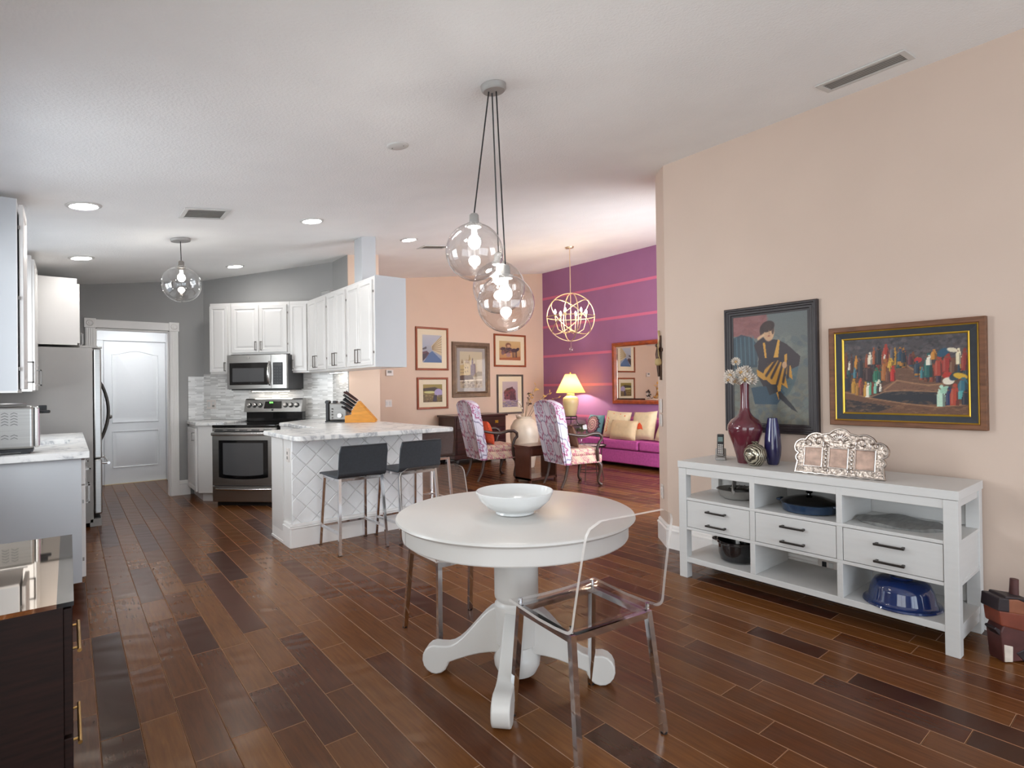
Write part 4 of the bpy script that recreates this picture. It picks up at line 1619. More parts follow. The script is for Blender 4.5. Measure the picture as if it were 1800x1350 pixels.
out.append((0, 0))
for i in range(7):
    a0 = .03 + i * .057
    for k in range(1, 5):
        t_ = k / 5
        out.append((a0 + .057 * t_, .006 - .008 * math.sin(PI * t_)))
out.append((.455, 0))
out.append((.447, .055))
arc(.428, .088, .027, -50, 62)
arc(.420, .150, .047, -30, 95)
arc(.350, .175, .062, 20, 118)
arc(.228, .205, .062, 35, 145, 12)
arc(.106, .175, .062, 62, 160)
arc(.036, .150, .047, 85, 210)
arc(.026, .088, .027, 118, 230)
out.append((.008, .055))
bk = MB().prism(out, 0, .016, 'y')
tilt = Matrix.Rotation(R(-13), 4, 'X')


def tilted(o):
    o.matrix_local = tilt
    return o


bk = tilted(bk.build('plate', 'silver_ornate', sf, bev=.005, seg=3))
rim = MB().tube([(a + (.228 - a) * .025, -.002, b + (.11 - b) * .03) for a, b in out], .0055, 6, closed=True)
rim.build('beaded_rim', 'silver_smooth', bk, smooth=60)
for k, cx in enumerate((.098, .228, .358)):
    w_, h_ = .083, .098
    z0 = .048
    q = MB().rects(w_ + .018, h_ + .018, [(0, .003), (0, -.008), (.003, -.010), (.006, -.010), (.009, -.002), (.0095, -.001)], cx - w_ / 2 - .009, z0 - .009, 0)
    q.build('opening', 'silver_smooth', bk)
    MB().box(cx - w_ / 2, -.004, z0, cx + w_ / 2, -.002, z0 + h_).build('photo', 'photo_print', bk)
    MB().box(cx - w_ / 2, -.006, z0, cx + w_ / 2, -.0055, z0 + h_).build('glass', 'picture_glass', bk)
# raised scrollwork: shell on top, scrolls and beads
orn = MB()
for i in range(9):
    a = R(20 + 140 * i / 8)
    orn.tube([(.228 + .010 * math.cos(a), -.003, .192 + .008 * math.sin(a)), (.228 + .028 * math.cos(a), -.010, .192 + .026 * math.sin(a)), (.228 + .043 * math.cos(a), -.005, .192 + .042 * math.sin(a))], [.003, .0055, .004], 6)
orn.build('shell_ornament', 'silver_smooth', bk, smooth=60)
for cx, cz_, r0, sg in ((.12, .185, .03, 1), (.336, .185, .03, -1), (.165, .165, .018, -1), (.29, .165, .018, 1), (.163, .03, .017, 1), (.293, .03, .017, -1), (.06, .175, .022, 1), (.40, .175, .022, -1)):
    orn = MB()
    orn.tube([(cx + sg * r0 * (1 - i / 22) * math.cos(R(-40 + 24 * i)), -.004, cz_ + r0 * (1 - i / 22) * math.sin(R(-40 + 24 * i))) for i in range(19)], [.0042 - .0001 * i for i in range(19)], 6)
    orn.build('scroll', 'silver_smooth', bk, smooth=60)
for cx, cz_, n_ in ((.163, .10, 5), (.293, .10, 5)):
    orn = MB()
    for i in range(n_):
        orn.sphere((cx, -.003, cz_ - .05 + i * .022), .010 - .001 * abs(i - 2), 10, 6, .8, .8, 1.2)
    orn.build('leaf_band', 'silver_smooth', bk, smooth=60)
for cx in (.03, .425):
    orn = MB()
    for i in range(4):
        for j in range(4 - i):
            orn.sphere((cx + (i - .8) * .013 * (1 if cx < .2 else -1), -.002, .02 + j * .016), .0045, 8, 5)
    orn.build('bead_corner', 'silver_smooth', bk, smooth=60)
MB().box(.20, .04, .004, .26, .05, .16).build('easel_strut', 'black_plastic', sf)

# things on the console shelves
sd = thing('serving_dish', 'grey stoneware dish with grater lid on the upper left shelf', 'dish', (3.47, 1.925, .5425), R(20))
MB().lathe([(0, 0), (.085, 0), (.11, .015), (.130, .055), (.137, .062), (.131, .065), (.12, .052), (.10, .022), (0, .018)], n=40).build('dish', 'stoneware', sd, smooth=45)
MB().tube([(-.17, 0, .066), (-.14, .01, .070), (.0, .03, .073), (.08, .03, .09)], [.012, .022, .05, .02], 10, ry=.008).build('handle', 'stoneware', sd, smooth=60)
gr = MB().box(-.03, -.075, .06, .115, .06, .068).build('grater_plate', 'dark_pull', sd, bev=.004)
for i in range(6):
    for j in range(4):
        MB().sphere((-.015 + i * .023, -.06 + j * .033, .068), .006, 8, 4).build('tooth', 'steel_bright', gr)
bp = thing('casserole', 'shallow blue enamel casserole with black domed lid on middle shelf', 'casserole', (3.43, 1.455, .5425), R(90))
MB().lathe([(0, 0), (.13, 0), (.145, .006), (.152, .05), (.157, .054), (.15, .056), (.14, .05), (.13, .012), (0, .01)], n=48).build('pan', 'teal_enamel', bp, smooth=40)
MB().lathe([(.154, .054), (.150, .060), (.12, .072), (.07, .088), (.02, .096), (0, .097)], n=48).build('lid', 'black_gloss', bp, smooth=60)
MB().lathe([(0, .094), (.012, .094), (.010, .104), (.02, .112), (.018, .120), (0, .122)], n=20).build('lid_knob', 'black_gloss', bp, smooth=60)
for s_ in (-1, 1):
    MB().tube([(s_ * .145, -.03, .046), (s_ * .178, -.022, .05), (s_ * .178, .022, .05), (s_ * .145, .03, .046)], .008, 8).build('handle', 'teal_enamel', bp, smooth=60)
st = MB()
n = 44
rs_ = random.Random(9)
rad = [1 + .05 * math.sin(3 * 2 * PI * i / n + 1) + .03 * math.sin(7 * 2 * PI * i / n) + .02 * rs_.random() for i in range(n)]
top_ = [(.155 * rad[i] * math.cos(2 * PI * i / n), .195 * rad[i] * math.sin(2 * PI * i / n), .016 + .006 * math.sin(5 * 2 * PI * i / n)) for i in range(n)]
bot_ = [(a * .93, b * .93, 0) for a, b, c in top_]
st.add(bot_ + top_ + [(0, 0, .020)], [tuple(range(n))[::-1]] + [(i, (i + 1) % n, n + (i + 1) % n, n + i) for i in range(n)] + [(n + i, n + (i + 1) % n, 2 * n) for i in range(n)])
MATS['slate_stone'] = plain('slate_stone', '8a8a88', .6, var=.18, vscale=9, aniso=(1, 6, 1), bmp=(30, .5, .004))
single(st, 'slate_platter', 'slate_stone', (3.455, 1.00, .5425), 'flat grey slate platter with rough edge on upper right shelf', 'platter')
pt = thing('stock_pot', 'black enamel pot with side handles on the lower left shelf', 'pot', (3.425, 1.912, .1425), R(90))
MB().lathe([(0, 0), (.085, 0), (.105, .012), (.116, .05), (.120, .115), (.127, .122), (.127, .135), (.121, .137), (.115, .12), (.11, .05), (.09, .014), (0, .012)], n=48).build('pot', 'black_enamel', pt, smooth=40)
for s_ in (-1, 1):
    MB().tube([(s_ * .118, -.035, .118), (s_ * .152, -.028, .122), (s_ * .152, .028, .122), (s_ * .118, .035, .118)], .011, 8).build('handle', 'black_enamel', pt, smooth=60)
ub = MB().lathe([(.172, .0), (.176, .004), (.172, .012), (.158, .016), (.150, .03), (.140, .08), (.120, .118), (.09, .132), (.055, .135), (.052, .142), (.045, .142), (.043, .134), (0, .134)], n=56)
single(ub, 'mixing_bowl', 'cobalt_enamel', (3.40, .985, .1425), 'glossy cobalt blue bowl turned upside down on lower right shelf', 'bowl', smooth=45)

# patchwork wooden figure on the floor at the right edge
fg = thing('figurine', 'patchwork wooden animal figure on the floor at right of console', 'sculpture', (3.43, .565, 0), R(-38.8))
fg.scale = (.92, .92, .88)
MB().prism([(-.07, .0), (.062, .012), (.066, .12), (.05, .17), (-.065, .20), (-.085, .16)], -.045, .045, 'y').build('leg_block', 'mosaic_maroon', fg, bev=.006)
MB().prism([(-.085, .195), (.055, .155), (.068, .25), (-.095, .275)], -.05, .05, 'y').build('chest_block', 'mosaic_red', fg, bev=.008)
MB().prism([(-.100, .27), (.07, .235), (.066, .31), (.01, .335), (-.096, .34)], -.05, .05, 'y').build('shoulder_block', 'mosaic_brown', fg, bev=.012, seg=3)
MB().prism([(-.104, .275), (-.045, .265), (-.045, .338), (-.098, .345)], -.054, .054, 'y').build('shoulder_patch', 'mosaic_dark', fg, bev=.006)
MB().prism([(-.065, .335), (-.06, .352), (.06, .33), (.085, .30), (.08, .25), (.062, .30), (.0, .33)], -.052, .052, 'y').build('back_ridge', 'mosaic_dark', fg, bev=.006)
MB().tube([(.042, .02, .31), (.044, .02, .37), (.046, .02, .415)], [.021, .019, .018], 14).build('tail', 'mosaic_maroon', fg, smooth=50)
MB().prism([(.055, .26), (.085, .235), (.10, .15), (.075, .09), (.062, .14), (.03, .135), (.035, .16), (.062, .165), (.045, .21)], -.055, .035, 'y').build('white_patch', 'mosaic_white', fg, bev=.004)
MB().prism([(.085, .25), (.135, .22), (.13, .10), (.10, .10), (.098, .15)], -.02, .06, 'y').build('rear_patch', 'mosaic_white', fg, bev=.01)
MB().prism([(-.068, .005), (-.028, .005), (-.026, .085), (-.07, .095)], -.048, .048, 'y').build('foot_patch', 'mosaic_white', fg, bev=.003)
MB().prism([(-.01, .05), (.06, .085), (.058, .004), (.03, .004)], -.048, .048, 'y').build('dark_patch', 'mosaic_dark', fg, bev=.003)
MB().prism([(-.105, .185), (-.06, .155), (-.062, .13), (-.085, .14), (-.115, .175)], -.04, .02, 'y').build('paw', 'mosaic_dark', fg, bev=.004)

# ------------------------------------------------------------------ framed pictures


class Canvas:
    def __init__(s, nx, ny, col):
        s.nx, s.ny = nx, ny
        u, v = np.meshgrid(np.linspace(0, 1, nx), np.linspace(0, 1, ny))
        s.u, s.v = u, v
        s.c = np.zeros((ny, nx, 3)) + s.rgb(col)
        s.rng = np.random.RandomState(4)

    @staticmethod
    def rgb(h):
        return np.array([int(h[i:i + 2], 16) / 255 for i in (0, 2, 4)])

    def mix(s, m, col, a=1.0):
        m = (m * a)[..., None]
        s.c = s.c * (1 - m) + s.rgb(col) * m

    def grad(s, top, bot):
        s.c = s.rgb(bot) + (s.rgb(top) - s.rgb(bot)) * s.v[..., None]

    def poly(s, pts, col, a=1.0):
        x, y = s.u, s.v
        ins = np.zeros(x.shape, bool)
        n = len(pts)
        for i in range(n):
            (x0, y0), (x1, y1) = pts[i - 1], pts[i]
            if y0 == y1:
                continue
            c = ((y0 > y) != (y1 > y)) & (x < (x1 - x0) * (y - y0) / (y1 - y0) + x0)
            ins ^= c
        s.mix(ins.astype(float), col, a)

    def ell(s, cx, cy, rx, ry, col, a=1.0, rot=0.0):
        dx, dy = s.u - cx, s.v - cy
        c, q = math.cos(rot), math.sin(rot)
        d = ((dx * c + dy * q) / rx) ** 2 + ((-dx * q + dy * c) / ry) ** 2
        s.mix(np.clip((1.15 - d) / .3, 0, 1), col, a)

    def mottled(s, n, cols, rx, ry, a=.5, v0=0, v1=1, u0=0, u1=1):
        for i in range(n):
            s.ell(u0 + (u1 - u0) * s.rng.rand(), v0 + (v1 - v0) * s.rng.rand(), rx * (.4 + s.rng.rand()), ry * (.4 + s.rng.rand()), cols[s.rng.randint(len(cols))], a, s.rng.rand() - .5)

    def line(s, p, q, w, col, a=1.0):
        p, q = np.array(p), np.array(q)
        d = q - p
        t = np.clip(((s.u - p[0]) * d[0] + (s.v - p[1]) * d[1]) / (d @ d), 0, 1)
        dist = np.hypot(s.u - p[0] - t * d[0], s.v - p[1] - t * d[1])
        s.mix(np.clip(1.5 - dist / w, 0, 1), col, a)

    def build(s, name, w, h, x, z, y, parent):
        me = bpy.data.meshes.new(name)
        vs = [(x + a * w, y, z + b * h) for a, b in zip(s.u.ravel(), s.v.ravel())]
        fs = [(j * s.nx + i, j * s.nx + i + 1, (j + 1) * s.nx + i + 1, (j + 1) * s.nx + i) for j in range(s.ny - 1) for i in range(s.nx - 1)]
        me.from_pydata(vs, [], fs)
        at = me.color_attributes.new('Col', 'FLOAT_COLOR', 'POINT')
        c = s.c.reshape(-1, 3)
        l = np.where(c <= .04045, c / 12.92, ((c + .055) / 1.055) ** 2.4)
        at.data.foreach_set('color', np.concatenate([l, np.ones((len(l), 1))], 1).astype(np.float32).ravel())
        me.materials.append(MATS['paint_print'])
        o = bpy.data.objects.new(name, me)
        COL.objects.link(o)
        o.parent = parent
        return o


def ring(parent, name, mat, w, h, steps, x=0, z=0):
    """mitred frame moulding: closed section of (inset, depth) swept round a rectangle"""
    vs, fs = [], []
    n = len(steps)
    for ins, d in steps:
        vs += [(x + ins, d, z + ins), (x + w - ins, d, z + ins), (x + w - ins, d, z + h - ins), (x + ins, d, z + h - ins)]
    for t in range(n):
        t2 = (t + 1) % n
        for i in range(4):
            j = (i + 1) % 4
            fs.append((t * 4 + i, t * 4 + j, t2 * 4 + j, t2 * 4 + i))
    return MB().add(vs, fs).build(name, mat, parent)


def backing(parent, w, h, y=-.006, mat='mat_cream', ins=.01, name='mat_board'):
    return MB().box(ins, y, ins, w - ins, -.001, h - ins).build(name, mat, parent)


def glass(parent, w, h, ins, y):
    MB().add([(ins, y, ins), (w - ins, y, ins), (w - ins, y, h - ins), (ins, y, h - ins)], [(0, 1, 2, 3)]).build('glass', 'picture_glass', parent)


# painting with seated figure
W1, H1 = .638, .873
p1 = thing('painting', 'tall painting of a seated figure in yellow and black in stepped dark frame', 'painting', (PX - .001, 2.148, .967), -PI / 2)
ring(p1, 'frame', 'black_frame', W1, H1, [(0, 0), (0, -.03), (.008, -.042), (.016, -.042), (.02, -.034), (.03, -.034), (.034, -.028), (.048, -.028), (.052, -.020), (.064, -.020), (.064, 0)])
cv = Canvas(180, 245, '5f6a6c')
cv.grad('6d7474', '6f6a5c')
cv.poly([(0, 1), (.48, 1), (.48, .80), (.36, .78), (.2, .80), (0, .82)], '8c5c5a')
cv.mottled(260, ['55636a', '7a8078', '6a6f68', '4d5a63', '85867c'], .05, .03, .35, 0, .8)
cv.mottled(60, ['8c5c5a', '7b4f50', '96696a'], .05, .02, .4, .82, 1, 0, .47)
cv.poly([(0, .80), (.12, .83), (.26, .80), (.36, .72), (.34, .52), (0, .52)], '2e4150', .75)
for k in range(5):
    cv.line((.05 + k * .06, .80), (.06 + k * .06, .55), .008, '55707c', .8)
cv.poly([(.25, .33), (.6, .36), (.7, .28), (.6, .18), (.3, .18)], '2c4558', .85)
cv.ell(.74, .42, .10, .20, '3d5a66', .5, -.5)
cv.poly([(.36, .60), (.30, .72), (.40, .80), (.47, .77), (.62, .76), (.74, .71), (.90, .60), (.88, .52), (.72, .47), (.70, .35), (.42, .34), (.34, .44)], '3a2f33')
cv.poly([(.46, .40), (.56, .34), (.62, .22), (.66, .36), (.74, .32), (.70, .46), (.80, .40), (.78, .52), (.70, .54), (.60, .58), (.55, .56), (.48, .55), (.42, .46), (.33, .50), (.34, .44), (.42, .40)], 'c9923a')
for p, q in (((.46, .44), (.60, .58)), ((.53, .42), (.64, .57)), ((.60, .36), (.68, .55)), ((.68, .38), (.72, .52)), ((.42, .50), (.52, .56)), ((.74, .42), (.75, .52))):
    cv.line(p, q, .014, '3a2f33', .95)
cv.poly([(.56, .60), (.62, .76), (.645, .75), (.62, .60)], 'd29c40')
cv.poly([(.42, .74), (.445, .60), (.47, .60), (.45, .74)], 'cf983c')
cv.poly([(.70, .62), (.735, .63), (.73, .54), (.70, .55)], 'c9923a')
cv.poly([(.45, .36), (.60, .36), (.62, .24), (.78, .14), (.86, .11), (.80, .17), (.64, .30), (.50, .26)], '2c2b30')
cv.ell(.50, .835, .075, .085, 'c9a27e')
cv.ell(.485, .885, .095, .05, '3a2a28', .95, .15)
cv.ell(.41, .85, .03, .05, '3a2a28', .9)
cv.ell(.555, .86, .018, .05, '3a2a28', .8)
cv.ell(.475, .845, .012, .007, '3a2a28', .8)
cv.ell(.525, .848, .012, .007, '3a2a28', .8)
cv.line((.505, .845), (.507, .815), .006, 'a27e60', .8)
cv.ell(.503, .798, .018, .007, '9a5448', .8)
cv.line((.36, .78), (.43, .81), .014, 'd8b28c')
cv.ell(.70, .53, .03, .03, 'c49a74')
cv.build('canvas', W1 - .12, H1 - .12, .06, .06, -.018, p1)

# painting with hill crowd
W2, H2 = .758, .598
p2 = thing('painting', 'wide oak framed painting of many robed figures on brown hills', 'painting', (PX - .001, 1.44, 1.042), -PI / 2)
ring(p2, 'frame', 'oak_frame', W2, H2, [(0, 0), (0, -.04), (.004, -.044), (.026, -.044), (.032, -.036), (.032, 0)])
ring(p2, 'outer_fillet', 'gilt', W2, H2, [(.030, 0), (.030, -.036), (.034, -.038), (.038, -.034), (.038, 0)])
ring(p2, 'linen_liner', 'liner_dark', W2, H2, [(.036, 0), (.036, -.033), (.068, -.024), (.072, -.022), (.072, 0)])
ring(p2, 'inner_fillet', 'gilt', W2, H2, [(.070, 0), (.070, -.026), (.075, -.027), (.080, -.022), (.080, 0)])
cv = Canvas(170, 120, '3a3236')
cv.grad('4c464a', '3c2b22')
cv.mottled(420, ['5a5458', '3c3a40', '6a5f5e', '4a4c50', '2f2b30'], .02, .02, .5, .68, 1)


def P2(pts):
    return [((x - 50) / 1630, 1 - (y - 100 + (x - 50) * .02) / 1010) for x, y in pts]


cv.poly(P2([(50, 580), (300, 420), (520, 420), (640, 370), (760, 370), (900, 430), (1050, 540), (1170, 640), (1300, 620), (1680, 500), (1680, 1130), (50, 1130)]), '57392b')
cv.poly(P2([(560, 420), (640, 370), (760, 372), (900, 440), (1060, 550), (1160, 640), (1380, 690), (1100, 720), (760, 640), (600, 520)]), '6b4a38')
cv.poly(P2([(600, 740), (800, 650), (1100, 700), (1420, 700), (1300, 780), (900, 780), (640, 810)]), '7a5440')
cv.poly(P2([(430, 880), (620, 810), (900, 790), (1300, 800), (1320, 950), (1000, 960), (700, 940)]), '22232b')
cv.poly(P2([(50, 820), (200, 840), (420, 890), (900, 950), (1300, 980), (1680, 930), (1680, 1130), (50, 1130)]), '6a4630')
cv.poly(P2([(50, 920), (400, 960), (760, 1000), (500, 1090), (50, 1090)]), '2a2022')
cv.mottled(200, ['8a6146', '5a3c2c', '74523c', 'a0764e', '3b2820'], .022, .009, .4, 0, .17)
cv.mottled(120, ['7d5a44', '4d3427', '8a684e'], .022, .008, .35, .25, .6, .35, .85)
figs = [(90, 400, '6b3a26', 30, 120), (135, 460, 'efe5d0', 18, 60), (170, 430, '4a2d2a', 24, 130), (235, 420, 'd08a2c', 26, 90), (215, 560, '3f7f8f', 22, 70), (300, 480, '2b2a33', 40, 150), (390, 400, '8d3f26', 28, 90), (435, 370, 'ece2cc', 34, 85),
        (490, 330, 'a85430', 24, 110), (560, 330, '23242a', 40, 120), (655, 280, 'a83226', 42, 95), (640, 345, 'efe5d0', 13, 32), (740, 300, '5a5860', 34, 90), (845, 330, '22405a', 36, 80), (890, 350, '1d2a38', 34, 80), (980, 390, '5a2630', 36, 70),
        (1075, 395, 'b52a2c', 50, 34), (1060, 490, '22384c', 40, 80), (1120, 560, '3d7f86', 26, 70), (1200, 470, '1c5a58', 55, 150), (1210, 400, 'efe8d6', 34, 60), (1270, 330, 'c98430', 40, 60), (1330, 480, 'a83e2e', 60, 120), (1430, 440, '9c2c26', 66, 110),
        (1380, 310, '20506a', 60, 60), (1500, 480, '6f4a36', 50, 100), (1560, 360, 'f0e4c0', 34, 95), (1630, 400, '8d2a22', 40, 130), (1490, 280, 'e8dcc0', 66, 26), (420, 560, '3a2428', 60, 110), (520, 590, '1f6a50', 50, 95), (575, 600, '174a42', 34, 90),
        (640, 520, 'a8622c', 52, 140), (720, 430, 'd2a23a', 44, 60), (700, 480, 'd8a83c', 22, 80), (745, 570, 'c0241e', 38, 100), (680, 590, '6b4030', 34, 90), (100, 700, '1c2030', 50, 110), (195, 740, 'c08a28', 38, 100), (250, 780, 'b0762a', 36, 80),
        (295, 690, 'b54a30', 30, 60), (310, 770, '7a3a28', 36, 90), (365, 780, 'c88f30', 30, 100), (400, 790, 'efe9d4', 32, 95), (435, 770, '62b08c', 24, 80), (470, 760, '7a3020', 20, 80), (510, 750, '7cc0a8', 28, 85), (550, 690, 'e6e2cc', 30, 40), (545, 770, '2c1c20', 24, 60),
        (575, 760, 'f2ead8', 18, 50), (1430, 590, 'b52a20', 60, 40), (1440, 660, 'f0e6d2', 70, 46), (1350, 850, 'bfe0c8', 54, 130), (1400, 770, '9fcab0', 56, 50), (1445, 850, '1f2c54', 44, 110), (1510, 830, 'b0402a', 56, 130), (1590, 800, '4fa0a0', 40, 80),
        (1520, 600, '1f3a48', 60, 60), (1580, 600, 'e0b02c', 90, 34), (1610, 700, '2f6a7c', 60, 80), (1640, 860, '1c2030', 50, 90)]
for pts in ([(560, 420), (640, 372), (760, 372), (900, 440), (1060, 550), (1160, 640), (1380, 600)], [(620, 790), (800, 655), (1000, 690), (1200, 715), (1420, 690)], [(440, 880), (640, 805), (900, 785), (1300, 795)], [(50, 825), (220, 850), (430, 900), (900, 955), (1300, 985), (1680, 935)]):
    q = P2(pts)
    for a, b in zip(q[:-1], q[1:]):
        cv.line(a, b, .008, 'a87c58', .75)
rc = random.Random(2)
robes = ['2a2228', '6b3a26', '22303c', '8d3f26', '4a2d2a', 'b0762a', '1f4a48', '7a2a24', '3a2a40', 'c08a28', '2b4a5c', '9a4a30']
for k in range(70):
    fx = 70 + 1590 * rc.random()
    fy = (470 if fx < 560 or fx > 1050 else 330) + rc.random() * (130 if fx < 560 or fx > 1050 else 60)
    figs.insert(0, (fx, fy, rc.choice(robes), 22 + 16 * rc.random(), 70 + 50 * rc.random()))
for fx, fy, col, rw, rh in figs:
    u, v = P2([(fx, fy)])[0]
    a, b = rw / 1630, rh / 1010
    if rh > rw * 1.2:
        cv.poly([(u - a, v - b), (u - a * .95, v + b * .1), (u - a * .45, v + b * .75), (u + a * .1, v + b * .95), (u + a * .7, v + b * .6), (u + a, v - b * .1), (u + a * .85, v - b)], col)
        cv.poly([(u + a * .25, v - b), (u + a * .35, v + b * .5), (u + a, v - b * .1), (u + a * .85, v - b)], '140f12', .45)
        cv.line((u - a * .6, v - b * .8), (u - a * .55, v + b * .5), a * .16, 'e0c8a8', .25)
        cv.ell(u - a * .1, v + b * .80, a * .42, b * .20, '7a4e38', .95)
        cv.ell(u + a * .1, v + b * .90, a * .45, b * .18, col, .95)
    else:
        cv.ell(u, v, a, b, col, .95, -.5)
cv.build('canvas', W2 - .15, H2 - .15, .075, .075, -.018, p2)


def framed(label, x0, x1, z0, z1, fmat, painter, bw=.03, mat_='mat_cream', mw=.10, double=False):
    w, h = x1 - x0, z1 - z0
    t = thing('framed_picture', label, 'picture', (x0, FY - .001, z0), 0, 'framed pictures on the far pink wall')
    ring(t, 'frame', fmat, w, h, [(0, 0), (0, -.022), (.005, -.028), (bw - .006, -.026), (bw, -.018), (bw, 0)])
    if double:
        ring(t, 'inner_frame', fmat, w, h, [(bw, 0), (bw, -.016), (bw + .014, -.021), (bw + .024, -.019), (bw + .03, -.012), (bw + .03, 0)])
    backing(t, w, h, mat=mat_)
    cv = Canvas(64, 80, 'c9bfa8')
    painter(cv)
    cv.build('print', w - 2 * (bw + mw), h - 2 * (bw + mw), bw + mw, bw + mw, -.0075, t)
    glass(t, w, h, bw, -.012)
    return t


def canal(c):
    c.grad('c2c4cc', '8fa0b8')
    c.poly([(0, .55), (.3, .62), (.45, .6), (1, .98), (1, .2), (.55, .4), (.45, .45), (.4, 0), (0, 0)], 'a8a9ae', .5)
    c.poly([(.45, .60), (1, 1), (1, .25), (.5, .45)], 'd8c8a0')
    for k in range(7):
        c.line((.5, .58 - k * .018), (1, .98 - k * .10), .010, '7a6244', .7)
    c.poly([(.05, 0), (.35, .34), (.5, .42), (.62, .34), (1, .08), (1, 0)], '51719c')
    c.poly([(0, .5), (.2, .58), (.22, .5), (.06, .46), (0, .46)], '4a4650')
    c.poly([(0, .38), (.22, .42), (.35, .34), (.2, .18), (0, .04)], '5d4248')
    c.poly([(0, .28), (.28, .36), (.12, .14), (0, .06)], '38333e')


def market(c):
    c.grad('9a8a3c', '6d5a34')
    c.poly([(0, .78), (.6, .85), (1, .7), (1, .6), (0, .64)], '3f3a24')
    c.ell(.35, .56, .3, .07, 'd6d28a')
    c.ell(.80, .52, .22, .24, 'b3a6cc')
    c.mottled(60, ['6a5a2c', '8a7040', '4a3a24', 'a5905a'], .05, .04, .6, 0, .4)
    c.poly([(.55, .4), (.72, .4), (.7, .05), (.5, .05)], '3c3040')


def castle(c):
    c.grad('cfc3a4', 'b5a48a')
    c.poly([(0, .30), (0, .62), (.18, .64), (.2, .7), (.35, .72), (.45, .88), (.5, .72), (.56, .82), (.62, .72), (.68, .60), (.68, .30)], 'c2aa78')
    c.poly([(.46, .32), (.47, .62), (.52, .66), (.52, .74), (.56, .84), (.60, .74), (.60, .66), (.64, .66), (.66, .70), (.69, .62), (.7, .32)], '6a5460')
    for u, v in ((.06, .5), (.14, .5), (.24, .56), (.34, .56), (.06, .42), (.14, .42), (.24, .44), (.34, .46), (.54, .5), (.62, .5), (.54, .42), (.62, .42)):
        c.ell(u, v, .018, .022, '4a3a34', .8)
    for u in (.10, .28, .36):
        c.poly([(u - .04, .68), (u, .80), (u + .04, .68)], '8a7050')
    c.line((.42, .66), (.42, .9), .012, '8d7a58')
    c.poly([(0, .2), (0, .34), (.55, .36), (.6, .24)], '5c4638')
    c.poly([(.6, .3), (1, .34), (1, .44), (.8, .46), (.62, .36)], '8a7a60')
    c.poly([(0, .185), (1, .21), (1, .235), (0, .21)], 'ece2cc')
    c.mottled(60, ['8a7a62', '6a584a', 'a8967a', '54443c'], .04, .03, .5, 0, .18)


def horses(c):
    c.grad('d6bb86', 'c08c5c')
    c.poly([(0, 0), (0, .1), (.5, .14), (1, .2), (1, 0)], 'b06a42')
    c.mottled(34, ['4a3c46', '6a4f4a', '8a5a4a', '34303e'], .06, .07, .8, .35, .62, .1, .55)
    c.ell(.42, .78, .13, .13, '8a6046'); c.ell(.44, .74, .08, .07, 'd0a888')
    c.ell(.70, .52, .16, .10, '54424a'); c.ell(.86, .58, .07, .10, '4a3a42', 1, -.6)
    for u in (.62, .68, .76, .80):
        c.line((u, .48), (u + .01, .16), .018, '4a3a40')
    c.ell(.42, .28, .11, .12, 'a88890', .8); c.ell(.16, .36, .07, .10, '7a6068', .8)


def barn(c):
    c.grad('c8bcc0', 'a890a0')
    c.poly([(.12, .30), (.10, .62), (.3, .74), (.62, .76), (.84, .66), (.88, .28)], '7a3c46')
    c.poly([(.48, .26), (.5, .62), (.84, .64), (.88, .26)], '5a3240')
    c.poly([(.25, .72), (.65, .80), (.72, .72), (.3, .64)], '4a2c34')
    c.mottled(40, ['8a4a52', '3c2830', 'a0606a'], .05, .04, .5, .3, .7, .1, .85)
    c.poly([(0, .0), (0, .2), (1, .26), (1, 0)], '8a8090')
    c.mottled(40, ['c8b890', '6a6478', 'b0a4b4'], .12, .02, .5, 0, .24)


framed('cherry framed print of a canal with boats, upper left on far wall', 4.612, 5.268, 1.615, 2.363, 'cherry_frame', canal, .035, mw=.10)
framed('square cherry framed print of a market stall, lower left on far wall', 4.63, 5.253, .941, 1.490, 'cherry_frame', market, .035, mw=.085)
framed('large bronze framed print of a pale castle on water', 5.34, 6.178, 1.13, 2.133, 'bronze_frame', castle, .075, 'mat_grey', .095, double=True)
framed('cherry framed print of horses pulling a carriage', 6.282, 7.07, 1.697, 2.325, 'cherry_frame', horses, .035, mw=.095)
framed('slate framed print of a red stone building, lower right on far wall', 6.342, 6.99, .787, 1.548, 'slate_frame', barn, .035, mw=.10)

# mirror on the purple wall
mr = thing('wall_mirror', 'large wood framed wall mirror above the purple sofa', 'mirror', (VX - .003, 6.497, .985), -PI / 2)
ring(mr, 'frame', 'mirror_frame', 1.15, 1.075, [(0, 0), (0, -.03), (.012, -.05), (.05, -.05), (.068, -.035), (.075, -.02), (.075, 0)])
MB().box(.06, -.014, .06, 1.09, -.004, 1.015).build('glass', 'mirror_glass', mr)
ring(mr, 'bevelled_edge', 'mirror_glass', 1.15, 1.075, [(.074, -.012), (.074, -.0145), (.10, -.018), (.10, -.012)])

# ------------------------------------------------------------------ small wall fittings


def plate(name, label, cat, loc, rz, w, h, parts):
    t = thing(name, label, cat, loc, rz)
    MB().box(-w / 2, -.008, -h / 2, w / 2, -.0005, h / 2).build('cover_plate', 'plate_white', t, bev=.003)
    for nm, x, z, a, b, mt in parts:
        MB().box(x - a / 2, -.012, z - b / 2, x + a / 2, -.006, z + b / 2).build(nm, mt, t, bev=.001)
    return t


